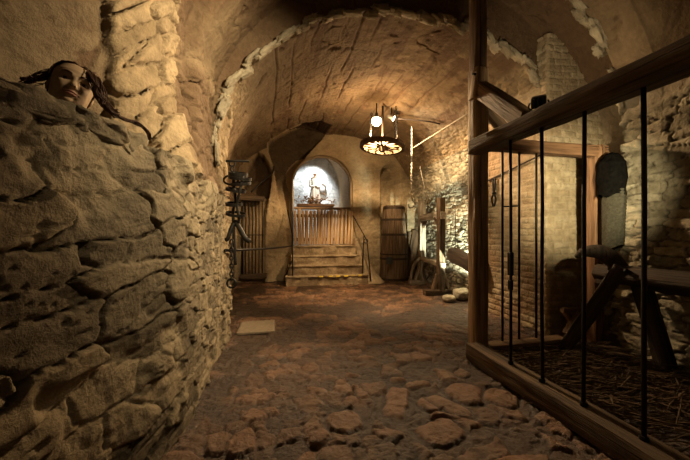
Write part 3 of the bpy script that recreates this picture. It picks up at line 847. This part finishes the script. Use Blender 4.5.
# ================================================================== chandelier wheel, lamps
wc = at(382.5, 146.5, 6.35); tilt = Vector((.10, .05, 1)).normalized()
whl = thing('wheel_chandelier', 'old wooden cart wheel hanging as a chandelier below the vault', 'chandelier', wc)
v, f = band_geo(wc, .375, tilt, .075, .075, 48); obj('rim', v, f, M['wooddark'], whl, False)
xx, yv_, _ = frame_of(tilt)
lathe('hub', [(.05, -.11), (.075, -.06), (.085, 0), (.075, .06), (.05, .10)], wc, M['wooddark'], whl, tilt, 18)
for k in range(12):
    a = 2*PI*k/12+.1; dr = xx*math.cos(a)+yv_*math.sin(a)
    V, Fq = tube_geo([wc+dr*.06, wc+dr*.2, wc+dr*.385], [.024, .020, .017], 8); obj('spoke', V, Fq, M['wood'], whl)
top = Vector((wc.x+.02, wc.y+.05, 3.80))
for (x_, y0_, y1_) in ((370, 118, 141), (395.5, 119, 139), (397.5, 120, 142.5)):
    p0 = at(x_, y1_, 6.35+(.3 if x_ == 395.5 else -.12)); 
    chain_geo((p0.x+(wc.x-p0.x)*.12, p0.y, 3.72 if x_ > 380 else 3.6), p0, .06, .007).build('hanging_chain', M['iron'], whl)
tube('center_rod', [top, wc], .022, M['rust'], whl)
wl = at(376.5, 121, 6.15)
l1 = thing('warm_lamp', 'glowing warm globe lamp beside the chandelier rod under the vault', 'lamp', wl)
lathe('bulb', [(.012, -.10), (.055, -.08), (.085, -.04), (.095, 0), (.082, .045), (.045, .065), (.02, .075)], wl, M['bulbwarm'], l1, (0, 0, 1), 20)
lathe('socket', [(.028, .07), (.028, .15), (.012, .16), (.012, .34)], wl, M['iron'], l1, (0, 0, 1), 14)
cl_ = at(391.5, 117.5, 6.5)
l2 = thing('cool_spotlight', 'small bright spotlight right of the glowing globe under the vault', 'lamp', cl_)
dsp = Vector((.75, -.35, -.45)).normalized()
lathe('housing', [(.028, -.10), (.042, -.08), (.055, .02), (.060, .05)], cl_, M['steel'], l2, dsp, 18)
lathe('lens', [(.054, .05), (.05, .058)], cl_, M['bulbcool'], l2, dsp, 18)
tube('stem', [cl_, (cl_.x, cl_.y, 3.80)], .012, M['iron'], l2)
cond = [at(393, 118.5, 6.5), at(410, 119.5, 6.45), at(428, 121.5, 6.3), at(440, 124, 6.25)]
tag(tube('ceiling_conduit', smooth_path([(p.x, p.y, p.z) for p in cond], 5), .014, M['rust']), 'dark cable conduit running from the small spotlight along the vault', 'cable')
tag(tube('sloping_cable', smooth_path([at(413, 148, 6.3), at(435, 134, 5.4), at(470, 112, 4.2)], 6), .008, M['rope']), 'thin pale cable rising across the vault towards the timber post', 'cable')

# rope with hook
rp0, rp1 = at(412, 163, 6.6), at(411.5, 203, 6.6)
rp = thing('hook_rope', 'pale rope hanging from the vault with an iron hook', 'rope', rp1)
mb1 = MB()
ptop = Vector((rp0.x, rp0.y, 3.45)); 
mid = at(411.5, 192, 6.6)
for s in (0, PI):
    P_ = [ptop.lerp(mid, i/60)+Vector((math.cos(i*.9+s), math.sin(i*.9+s), 0))*.009 for i in range(61)]
    mb1.add(*tube_geo(P_, .011, 6))
mb1.build('cord', M['rope'], rp)
tube('eyelet', ring_pts(at(411.3, 193.5, 6.6), .035, (.3, 1, 0), 14), .010, M['rope'], rp, 6, True)
tube('hook', smooth_path([at(411.5, 195, 6.6), at(412.5, 200, 6.6), at(415, 203.5, 6.6), at(413, 207, 6.6), at(409.5, 207.5, 6.6), at(408.5, 204, 6.6)], 5), .014, M['steel'], rp)
tag(tube('slack_cord', smooth_path([at(420, 166, 6.6), at(424, 185, 6.7), at(430, 209, 6.9)], 6), .009, M['rope']), 'thin slanting cord running down to the top of the post frame', 'cord')

# ================================================================== tall cask and leaning planks at the back wall
bc = Vector((2.93, 7.98, 0)); bh = 1.93
bl = thing('tall_cask', 'tall tapering wooden cask standing against the back wall', 'cask', bc)
nz, na = 40, 144
zz = np.linspace(0, 1, nz)[:, None]; aa = np.linspace(0, 2*PI, na, endpoint=False)[None]
rad = np.interp(zz, [0, .08, .4, .75, 1], [.365, .37, .348, .308, .27])
stave = np.abs(((aa/(2*PI)*18) % 1)-.5)
rad = rad-.012*sst(.42, .5, stave)+.006*hsh(np.floor(aa/(2*PI)*18), 3, 5)+0*zz
V = np.stack([bc.x+rad*np.cos(aa), bc.y+rad*np.sin(aa), .01+bh*zz+0*aa], -1)
Fs = grid_faces(nz, na, True).tolist()+[tuple((nz-1)*na+j for j in range(na))]
obj('staves', V.reshape(-1, 3), Fs, M['barrel'], bl)
for t in (.03, .30, .36, .62, .82, .975):
    r = float(np.interp(t, [0, .08, .4, .75, 1], [.365, .37, .348, .308, .27]))
    v, f = band_geo((bc.x, bc.y, .01+bh*t), r+.002, (0, 0, 1), .055 if t not in (.36,) else .035, .009, 48); obj('hoop', v, f, M['rust'], bl, False)
lathe('lid', [(.262, -.02), (.262, .012), (.25, .02)], (bc.x, bc.y, .01+bh), M['barrel'], bl, (0, 0, 1), 40)
hc = atY(389.5, 260.5, 7.6); hc.y = bc.y-.372
box('dark_hole', hc, (.15, .03, .17), M['lampblack'], bl, None, .004)  # black block painting the dark of the cask's square hole
tag(timber('leaning_plank', atY(409, 276, 8.05), atY(416.5, 231, 8.35), .20, .04, M['wooddark'], None, up=(.3, 1, 0), seed=4), 'dark plank leaning at a slant against the wall right of the cask', 'plank')
tag(timber('leaning_plank', atY(405.5, 276, 8.25), atY(409, 232, 8.42), .16, .035, M['barrel'], None, up=(.1, 1, 0), seed=14), 'brown plank standing upright between the cask and the slanting dark plank', 'plank')

# ================================================================== post frame with winch wheel by the right wall
fa, fb2 = Vector((3.40, 7.30, 0)), Vector((3.22, 6.02, 0))
fr = thing('post_frame', 'grey wooden frame of two posts with a wheel by the right wall', 'frame', ((fa.x+fb2.x)/2, 6.7, 0))
timber('post', (fa.x, fa.y, .08), (fa.x, fa.y, 2.06), .15, .15, M['woodgrey'], fr, seed=1)
timber('post', (fb2.x, fb2.y, .08), (fb2.x, fb2.y, 1.98), .13, .14, M['wooddark'], fr, seed=2)
timber('foot', (fa.x-.32, fa.y, .06), (fa.x+.32, fa.y, .06), .13, .11, M['woodgrey'], fr, seed=3)
timber('foot', (fb2.x-.36, fb2.y, .055), (fb2.x+.34, fb2.y, .055), .14, .11, M['wooddark'], fr, seed=4)
timber('cross_beam', (fa.x, fa.y+.1, 1.62), (fb2.x, fb2.y-.1, 1.62), .10, .15, M['woodgrey'], fr, seed=5)
timber('cross_beam', (fa.x, fa.y+.1, .64), (fb2.x, fb2.y-.1, .60), .10, .10, M['woodgrey'], fr, seed=6)
for c, mt in ((fa, 'woodgrey'), (fb2, 'wooddark')):
    for s in (-1, 1):
        timber('gusset', (c.x+s*.17, c.y, .11), (c.x+s*.06, c.y, .42), .07, .06, M[mt], fr, seed=7)
timber('knee_brace', (fa.x, fa.y-.05, 1.38), (fa.x, fa.y-.24, 1.58), .06, .06, M['wooddark'], fr, seed=8)
timber('knee_brace', (fb2.x, fb2.y+.05, 1.38), (fb2.x, fb2.y+.24, 1.58), .06, .06, M['wooddark'], fr, seed=9)
wcn = Vector((fa.x-.02, 6.75, .36)); wax = Vector((1, .12, 0)).normalized()
v, f = band_geo(wcn, .29, wax, .05, .05, 36); obj('wheel_rim', v, f, M['wooddark'], fr, False)
x1_, y1_, _ = frame_of(wax)
for k in range(6):
    a = 2*PI*k/6+.3; dr = x1_*math.cos(a)+y1_*math.sin(a)
    v, f = tube_geo([wcn, wcn+dr*.3], .02, 7); obj('spoke', v, f, M['wooddark'], fr)
lathe('axle', [(.04, -.12), (.05, 0), (.04, .12)], wcn, M['wooddark'], fr, wax, 14)
P_ = [Vector((fa.x-.30, fa.y-.02, .12))+Vector((.34*(1-math.cos(t)), -.02, .55*math.sin(t))) for t in np.linspace(0, PI/2, 12)]
tube('curved_brace', P_, .035, M['woodgrey'], fr, 8)
tag(timber('wall_beam', at(447, 254, 6.4)+Vector((.12, 0, 0)), at(478, 272, 5.1)+Vector((.15, 0, 0)), .22, .24, M['woodshade'], None, seed=6, wob=.02), 'thick dark rough beam lying slanted along the lit right wall behind the frame', 'beam')
rk = []
for k, (x_, y_, s_, lb) in enumerate(((462, 293, (.34, .28, .20), 'pale rounded rock on the floor nearest the timber post'), (449, 291, (.22, .22, .12), 'small pale rock at the wall foot behind the frame foot'))):
    c = at(x_, y_, 6.1-.2*k); v, f = rock_geo((c.x, c.y, s_[2]/2), s_, 700+k, None, .8, .25, 18, 24)
    z = np.zeros(len(v)); tag(obj('rock', v, f, M['rock'], None, True, dict(stone=z+.5, joint=z, plaster=z, tint=z)), lb, 'rock', 'pale rocks along the right wall')
ul = thing('floor_uplight', 'small floor lamp behind the foot of the timber post aimed at the right wall', 'lamp', (3.40, 5.02, 0))
U1 = Vector((3.40, 5.02, .24)); U2 = Vector((3.72, 6.5, 1.3)); ud = (U2-U1).normalized()
lathe('stand', [(.05, 0), (.05, .015), (.012, .03), (.012, .19)], (3.40, 5.02, .01), M['lampblack'], ul, (0, 0, 1), 14)
lathe('housing', [(.03, -.07), (.045, -.05), (.05, .04), (.052, .05)], U1, M['lampblack'], ul, ud, 18)
lathe('lens', [(.047, .045), (.044, .05)], U1, M['bulbcool'], ul, ud, 18)
tag(tube('wall_chain', [at(455, 205, 6.3), at(455.5, 230, 6.35), at(455, 258, 6.4)], .008, M['rust']), 'thin chain hanging down the bright right wall beside the frame', 'chain')

# ================================================================== cell: timber post, railings
FX = 1.93
tp = thing('timber_post', 'thick square timber post rising from the cell corner to the vault', 'post', (2.04, 3.02, 0))
timber('shaft', (2.04, 3.02, .06), (2.04, 3.02, 2.98), .15, .145, M['woodpost'], tp, up=(0, 1, 0), seed=41, wob=.008)
timber('upper_shaft', (2.045, 3.03, 2.80), (2.04, 3.03, 4.30), .13, .135, M['wood'], tp, up=(0, 1, 0), seed=42, wob=.008)
timber('splice_block', (1.99, 2.98, 2.66), (2.015, 2.96, 2.98), .12, .12, M['woodpost'], tp, up=(0, 1, 0), seed=43, taper=.75)
timber('brace', (2.03, 3.0, 2.80), (1.97, 2.27, 2.20), .12, .15, M['wood'], tp, seed=44, wob=.008)
timber('brace', (2.07, 3.06, 2.70), (2.44, 3.02, 2.30), .09, .10, M['wooddark'], tp, seed=45)
tube('bolt', [(1.92, 2.935, 2.90), (1.98, 2.935, 2.90)], .012, M['iron'], tp)

rg = thing('cell_railing', 'long dark timber railing with iron bars along the front of the cell', 'railing', (FX, 1.6, 0))
timber('top_rail', (FX, 2.90, 2.14), (FX, .1, 2.14), .15, .135, M['wooddark'], rg, seed=51, wob=.012)
timber('sill_beam', (FX, 2.93, .085), (FX, .1, .085), .17, .155, M['wooddark'], rg, seed=52, wob=.012)
for Y_ in (2.397, 2.062, 1.723, 1.374, 1.03, .69):
    b = tube('bar', [(FX+random.uniform(-.004, .004), Y_+random.uniform(-.004, .004), z) for z in (.12, .8, 1.5, 2.12)], .0125, M['iron'], rg)
    lathe('collar', [(.02, 0), (.024, .012), (.02, .03)], (FX, Y_, .163), M['iron'], b, (0, 0, 1), 12)
hc = Vector((FX+.0, 2.30, 0))
box('latch', (FX, 2.397, 1.02), (.035, .045, .20), M['iron'], rg, None, .008)
box('latch', (FX, 2.397, .84), (.03, .04, .09), M['iron'], rg, None, .008)

RY = 3.0
rr = thing('rear_cell_railing', 'shorter timber railing with three iron bars across the rear of the cell', 'railing', (2.8, RY, 0))
timber('top_rail', (2.0, RY, 2.21), (3.62, RY, 2.20), .13, .125, M['woodred'], rr, seed=61, wob=.008)
timber('sill_beam', (2.06, RY-.02, .06), (3.05, RY-.02, .07), .15, .13, M['wood'], rr, seed=62, wob=.01)
for X_ in (2.317, 2.52, 2.734): tube('bar', [(X_, RY, z) for z in (.1, .8, 1.5, 2.18)], .0125, M['iron'], rr)
timber('end_post', (3.525, RY+.02, .0), (3.525, RY+.02, 2.26), .115, .13, M['woodred'], rr, up=(0, 1, 0), seed=63)
lathe('knob', [(.045, 0), (.06, .04), (.06, .12), (.04, .17)], (3.53, RY-.03, 2.10), M['woodred'], rr, (0, 0, 1), 14)
tube('cross_bar', [(2.32, RY, 1.56), (2.52, RY, 1.57)], .008, M['iron'], rr)

# iron rods, tongs and hanging cloth on the brick
tag(tube('wall_rod', [(PXL-.04, 4.55, 2.10), (PXL-.04, 3.50, 2.26)], .012, M['rust']), 'thin iron rod fixed slanting across the reddish brick wall behind the bars', 'rod')
tg = thing('iron_tongs', 'dark iron tongs hanging on the brick wall beside the timber post', 'tongs', (PXL-.04, 4.35, 1.75))
for s in (-1, 1):
    tube('arm', smooth_path([(PXL-.04, 4.38+s*.03, 2.10), (PXL-.05, 4.38+s*.01, 1.90), (PXL-.05, 4.38-s*.045, 1.80), (PXL-.05, 4.38-s*.01, 1.68)], 5), .014, M['iron'], tg)
tube('rivet', [(PXL-.07, 4.38, 1.885), (PXL-.02, 4.38, 1.885)], .02, M['iron'], tg)

# grey ribbed cloth under a black hood, hanging by the end post
hg = thing('hanging_garment', 'grey ribbed cloth with a black hood hanging beside the reddish end post', 'garment', atX(614, 250, 3.42))
c0, c1, c2 = atX(614, 152, 3.46), atX(614, 194, 3.44), atX(613, 250, 3.42)
z_ = np.linspace(0, 1, 60)[:, None]; a = np.linspace(0, 2*PI, 44, endpoint=False)[None]
w = np.interp(z_, [0, .2, .6, 1], [.105, .115, .105, .10]); dpt = .07+.0*z_
fold = 1+.04*np.sin(a*6+z_*3)+.018*np.sin(z_*110)*(1+0*a)
V = np.stack([c1.x+(c2.x-c1.x)*z_+dpt*np.cos(a)*fold, c1.y+(c2.y-c1.y)*z_+w*np.sin(a)*fold, (c1.z+.05)+(c2.z-c1.z-.05)*z_-.06*z_*np.sin(a)], -1)
obj('cloth', V.reshape(-1, 3), grid_faces(60, 44, True).tolist()+[tuple(59*44+j for j in range(44))], M['cloth'], hg)
z_ = np.linspace(0, 1, 40)[:, None]
w = np.interp(z_, [0, .06, .25, .6, .85, 1], [.01, .07, .125, .15, .135, .14])
V = np.stack([c0.x-.01+w*.75*np.cos(a)*(1+.08*np.sin(3*a+4*z_)), c0.y+.02+w*np.sin(a)*(1+.09*np.sin(4*a+3*z_)), c0.z+(c1.z-c0.z-.02)*z_+.02*np.sin(5*a)*z_], -1)
obj('hood', V.reshape(-1, 3), grid_faces(40, 44, True), M['black'], hg)

# wooden trestle with a curved arm in the cell
ts = thing('wooden_trestle', 'dark heavy timber trestle with a curved horn-like arm inside the cell', 'trestle', (3.2, 2.5, 0))
timber('log', (3.30, 2.78, .86), (3.36, .7, .86), .19, .19, M['woodshade'], ts, seed=71, wob=.018, rr=.8)
timber('leg', (3.27, 2.52, .95), (3.02, 2.93, .02), .15, .12, M['woodshade'], ts, seed=72, wob=.01)
timber('leg', (3.40, 2.45, .80), (3.50, 2.30, .02), .12, .12, M['woodshade'], ts, seed=73)
timber('leg', (3.28, 1.2, .80), (3.0, 1.2, .02), .12, .12, M['woodshade'], ts, seed=75)
timber('leg', (3.40, 1.2, .80), (3.55, 1.2, .02), .12, .12, M['woodshade'], ts, seed=76)
hp = [at(576, 257, 3.35), at(584, 252, 3.35), at(597, 251.5, 3.32), at(608, 256, 3.28), at(616, 264, 3.24), at(623, 275, 3.2)]
hpts = smooth_path(hp, 6); nn = len(hpts)
tube('curved_arm', hpts, [.018+.062*math.sin(min(1, i/(nn*.55))*PI/2) for i in range(nn)], M['woodshade'], ts, 12)
tube('peg', [at(626, 271, 3.0), at(627, 271, 3.35)], .022, M['iron'], ts)
box('seat_block', at(608, 278, 3.3), (.16, .15, .12), M['woodshade'], ts)
xs = thing('cross_stand', 'small crossed wooden stand in front of the lit brick pillar', 'stand', (3.28, 3.2, 0))
timber('leg', atY(566, 334, 3.22), atY(578, 312, 3.22), .06, .06, M['wood'], xs, seed=81)
timber('leg', atY(579, 334, 3.26), atY(564, 309, 3.26), .06, .06, M['wood'], xs, seed=82)
timber('top_bar', atY(562, 310, 3.24), atY(580, 310, 3.24), .05, .05, M['wood'], xs, seed=83)

# straw and twigs on the cell floor
sm = MB(); rnd = random.Random(12)
for k in range(1500):
    c = Vector((rnd.uniform(1.98, 3.5), 3.0-abs(rnd.gauss(0, .9)), .012+rnd.random()**2*.07))
    if c.y < .8: continue
    a = rnd.gauss(.35, .5); L_ = rnd.uniform(.10, .38)
    d = Vector((math.cos(a), -math.sin(a), rnd.uniform(-.10, .12)))*L_
    sm.add(*tube_geo([c-d*.5, c+Vector((0, 0, rnd.uniform(-.01, .02))), c+d*.5], rnd.uniform(.002, .007), 4))
tag(sm.build('straw', M['twig']), 'scattered straw and twigs on the cell floor behind the sill beam', 'straw', None, 'stuff')

# spotlights
def spot_fixture(name, label, c, d, bulb, yoke):
    t = thing(name, label, 'lamp', c); d = Vector(d).normalized(); c = Vector(c)
    x, y, z = frame_of(d)
    R = np.array([[x[i], y[i], z[i]] for i in range(3)])
    box('housing', c, (.105, .085, .10), M['lampblack'], t, R.tolist(), .012)
    box('lens', c+d*.052, (.085, .066, .004), M[bulb], t, R.tolist(), .001)
    for k in (-1, 0, 1): box('fin', c-d*.058+x*(.03*k), (.008, .07, .03), M['lampblack'], t, R.tolist(), .002)
    tube('yoke', smooth_path([c+x*.062, c+x*.066+Vector(yoke)*.5, Vector(yoke)+c, c-x*.066+Vector(yoke)*.5, c-x*.062], 5), .007, M['lampblack'], t)
    return t
S1 = Vector((2.0, 2.17, 2.32)); T1 = Vector((3.35, 3.5, 3.3))
spot_fixture('black_spotlight', 'small black spotlight clamped on top of the railing near the brace', S1, T1-S1, 'bulbcell', (0, 0, -.08))
S2 = Vector((2.03, 1.03, 1.66)); T2 = Vector((3.55, 3.42, 1.78))
spot_fixture('cell_spotlight', 'black spotlight clamped to a bar inside the cell aimed at the bricks', S2, T2-S2, 'bulbcell', (-.085, 0, 0))
S3 = Vector((1.0, 1.60, 3.05)); T3 = Vector((-.66, 3.15, 2.05))
spot_fixture('vault_spotlight', 'black spotlight hanging from the near vault aimed at the rubble of the left wall', S3, T3-S3, 'bulbcell', (0, 0, .1))

# ================================================================== figure peeking over the ledge
def head_field(z, a):
    """z in head units (0 chin .. 1 crown, below 0 neck/chest), a = angle, a=0 faces front (-Y local); returns x, y"""
    zz = [-2.2, -1.6, -1.0, -.72, -.55, -.36, -.22, -.10, 0, .10, .22, .38, .55, .72, .86, .95, 1.0]
    hw = [.17, .19, .20, .18, .11, .062, .057, .056, .048, .060, .068, .074, .079, .079, .066, .042, .004]
    fr = [.11, .12, .11, .09, .07, .052, .050, .062, .088, .096, .096, .094, .094, .092, .078, .050, .004]
    bk = [.11, .11, .10, .09, .07, .060, .060, .064, .072, .086, .094, .100, .104, .100, .084, .054, .004]
    W_, Fz, Bz = [np.interp(z, zz, q) for q in (hw, fr, bk)]
    ca, sa = np.cos(a), np.sin(a)
    x = W_*np.sign(sa)*np.abs(sa)**.92; y = np.where(ca > 0, -Fz*ca, -Bz*ca)
    g = lambda zc, xc, sz, sx: np.exp(-((z-zc)/sz)**2-((x-xc)/sx)**2)*(ca > 0)
    dy = 0
    nose = np.interp(z, [.30, .335, .37, .45, .56, .60], [0, .021, .026, .016, .005, 0])
    dy = dy+nose*np.exp(-(x/(.0085+.012*np.clip((.48-z)*4, 0, 1)))**2)*(ca > 0)
    for s in (-1, 1):
        dy = dy-.017*g(.52, s*.032, .055, .017)+.007*g(.61, s*.032, .035, .024)+.006*g(.36, s*.042, .08, .018)
    dy = dy+.011*g(.235, 0, .022, .020)-.006*g(.205, 0, .012, .022)+.010*g(.175, 0, .022, .017)+.008*g(.05, 0, .05, .02)-.004*g(.115, 0, .02, .02)
    return x, y-dy
HU = .225
zs = np.concatenate([np.linspace(-2.2, -.1, 36), np.linspace(-.08, .93, 110), 1-np.linspace(.06, 0, 8)**1.5])
an = np.linspace(-PI, PI, 128, endpoint=False)
Zm, Am = np.meshgrid(zs, an, indexing='ij')
hx, hy = head_field(Zm, Am)
HL = np.stack([hx, hy, Zm*HU], -1).reshape(-1, 3)
# orient: local up (crown) leans to the upper right of the picture and back, face looks to the hall
hd = at(71.5, 90, 1.45)
camv = (Vector((0, 0, H))-hd).normalized()
e_r = Vector((CN, -SN, 0)); e_u = Vector((0, 0, 1)); e_r = (e_r-camv*e_r.dot(camv)).normalized(); e_u = camv.cross(e_r)*1
roll = math.radians(-30)                                   # eye line drops to the right
xr = e_r*math.cos(roll)+e_u*math.sin(roll); up = -e_r*math.sin(roll)+e_u*math.cos(roll)
pitch = math.radians(26)                                   # chin towards the hall, head tipped back
fwd = camv*math.cos(pitch)+up*math.sin(pitch)
upv = up*math.cos(pitch)-camv*math.sin(pitch)
RH = np.array([[xr[i], -fwd[i], upv[i]] for i in range(3)])
def hw_(L): return (np.asarray(L)-np.array((0, -.03, .42*HU)))@RH.T+np.array(hd)
fig = thing('person', 'figure with long auburn hair lying in the upper left wall ledge, only the face showing', 'person', hd-Vector((0, 0, .1)))
bd = obj('body', hw_(HL), grid_faces(len(zs), len(an), True), M['skin'], fig)
def hx_(z, x):                                             # point on the face surface
    a = math.asin(max(-1, min(1, x/.078)))
    q = head_field(np.array([[z]]), np.array([[a]]))
    return float(q[1][0, 0])
for s in (-1, 1):
    ey = hx_(.52, s*.033)
    v, f = rock_geo((0, 0, 0), (.031, .024, .019), 1, None, 1, 0, 14, 20)
    ob = obj('eye', hw_(v+np.array((s*.033, ey+.005, .518*HU))), f, M['eye'], fig)
    v, f = rock_geo((0, 0, 0), (.0135, .006, .0135), 1, None, 1, 0, 10, 16)
    obj('iris', hw_(v+np.array((s*.033, ey-.0055, .52*HU))), f, M['iris'], ob)
    br_ = [hw_((s*(.014+.038*t), hx_(.62, s*(.014+.038*t))-.002, (.612+.03*math.sin(t*2.4))*HU)) for t in np.linspace(0, 1, 8)]
    tube('eyebrow', br_, [.0025, .0035, .004, .004, .0035, .003, .0025, .0015], M['hair'], fig, 6)
    v, f = rock_geo((s*.079, .012, .45*HU), (.016, .034, .06), 5, None, .9, .1, 12, 16)
    obj('ear', hw_(v), f, M['skin'], fig)
    v, f = rock_geo((s*.0075, hx_(.345, s*.006)-.004, .325*HU), (.008, .008, .006), 5, None, 1, 0, 8, 10)
    obj('nostril', hw_(v), f, M['iris'], fig)
for zc, th in ((.232, .0042), (.18, .0055)):
    lp = [hw_((x_, hx_(zc, x_)-.0005, (zc+(.012 if zc < .2 else -.012)*(abs(x_)/.024)**2)*HU)) for x_ in np.linspace(-.024, .024, 13)]
    tube('lip', lp, [th*(.25+.75*math.cos(x_/.024*1.45)) for x_ in np.linspace(-.024, .024, 13)], M['lip'], fig, 8)
hm = MB(); rnd = random.Random(21)
capz = np.linspace(.30, 1.0, 40)[:, None]; capa = np.linspace(-PI, PI, 90, endpoint=False)[None]
# scalp cap: everything behind the hairline
zq = capz+0*capa; aq = capa+0*capz
cx_, cy_ = head_field(zq, aq)
kk = 1.11+.025*np.sin(aq*23+zq*5)
CP = np.stack([cx_*kk, cy_*kk, zq*HU*1.02+.004], -1)
fr_ = (np.abs(aq) < np.interp(zq, [.3, .6, .80, .90, 1], [1.45, 1.30, 1.0, .6, 0]))
fc = grid_faces(40, 90, True); fc = fc[~fr_.ravel()[fc].any(1)]
hm.add(hw_(CP.reshape(-1, 3)), fc.tolist())
def strand(P_, r): hm.add(*tube_geo(smooth_path(P_, 5), r, 5))
for k in range(150):
    j = lambda s=.010: Vector((rnd.gauss(0, s), rnd.gauss(0, s), rnd.gauss(0, s)))
    if k % 3 == 0:       # falling to the left, over the stones
        A_ = [at(94, 76, 1.52), at(80, 70, 1.47), at(60, 70.5, 1.46), at(42, 77+rnd.uniform(-2, 3), 1.42), at(26+rnd.uniform(-6, 6), 80+rnd.uniform(-2, 3), 1.38)]
    elif k % 3 == 1:     # right side, trailing down over the ledge
        A_ = [at(82, 72, 1.49), at(94, 80, 1.47), at(98, 95, 1.45), at(106, 105.5, 1.46), at(116, 114.5, 1.47)]
    else:
        A_ = [at(78, 70, 1.48), at(89, 74, 1.47), at(97, 83, 1.45), at(100, 95, 1.43), at(103, 101.5, 1.43)]
    strand([p+j(.008) for p in A_], .0022)
for k in range(26):
    j = lambda: Vector((rnd.gauss(0, .004), rnd.gauss(0, .004), rnd.gauss(0, .004)))
    strand([p+j() for p in (at(102, 101.5, 1.44), at(113, 113.5, 1.46), at(126, 119.5, 1.52), at(138, 123.5, 1.56), at(147, 130.5, 1.60), at(150, 139.5, 1.62))], .0024)
for k in range(10):
    j = lambda: Vector((rnd.gauss(0, .006), rnd.gauss(0, .006), rnd.gauss(0, .004)))
    strand([p+j() for p in (at(80, 75, 1.44), at(72, 70, 1.42), at(60, 68, 1.42), at(50, 73, 1.42))], .0013)
hm.build('hair', M['hair'], fig)

# ================================================================== lights
def light(kind, name, loc, e, col, size=.08, target=None, angle=60, blend=.6):
    d = bpy.data.lights.new(name, kind); d.energy = e; d.color = col
    if kind == 'AREA': d.size = size
    else: d.shadow_soft_size = size
    if kind == 'SPOT': d.spot_size = math.radians(angle); d.spot_blend = blend
    o = bpy.data.objects.new(name, d); COL.objects.link(o); o.location = loc
    if target is not None: o.rotation_euler = (Vector(target)-Vector(loc)).to_track_quat('-Z', 'Y').to_euler()
    return o
WARM = (1, .68, .36); AMB = (1, .79, .48)
light('SPOT', 'light_globe', wl-Vector((0, 0, .13)), 800, WARM, .07, wl-Vector((0, .1, 1.2)), 176, .35)
light('POINT', 'light_glow', wl-Vector((0, 0, .13)), 130, WARM, .07)
light('SPOT', 'light_cool', cl_+dsp*.09, 80, (1, .86, .62), .04, cl_+dsp, 110, .8)
light('SPOT', 'light_uplight', U1+ud*.06, 900, (.95, 1, .76), .03, U2, 62, .6)
light('SPOT', 'light_rail', S1+(T1-S1).normalized()*.08, 75, AMB, .05, T1, 85, 1)
light('SPOT', 'light_cell', S2+(T2-S2).normalized()*.08, 560, (1, .84, .50), .03, T2, 43, 1)
light('SPOT', 'light_near', S3+(T3-S3).normalized()*.08, 500, AMB, .05, T3, 100, 1)
light('SPOT', 'light_niche', (1.25, 9.80, 3.5), 260, (.95, .98, 1), .08, (.85, 10.3, 2.2), 105, .7)
light('SPOT', 'fill_statue', (1.35, 9.0, 3.1), 60, (1, .95, .86), .06, (.95, 10.0, 2.4), 60, .8)  # added spot without a fixture, brightens the statue from the front
w = bpy.data.worlds.new('World'); SC.world = w; w.use_nodes = True
bg = w.node_tree.nodes['Background']; bg.inputs[0].default_value = (1, .72, .42, 1); bg.inputs[1].default_value = .03

cam = bpy.data.cameras.new('Camera'); co = bpy.data.objects.new('Camera', cam); COL.objects.link(co)
cam.sensor_width = 36; cam.lens = 36*F/690; cam.clip_start = .02
cam.shift_y = (230-CY)/690*-1
co.location = (0, 0, H); co.rotation_euler = (PI/2, 0, -YAW)
SC.camera = co
vs = SC.view_settings
vs.view_transform = 'Standard'; vs.look = 'None'; vs.exposure = 0; vs.gamma = 1; vs.use_curve_mapping = False
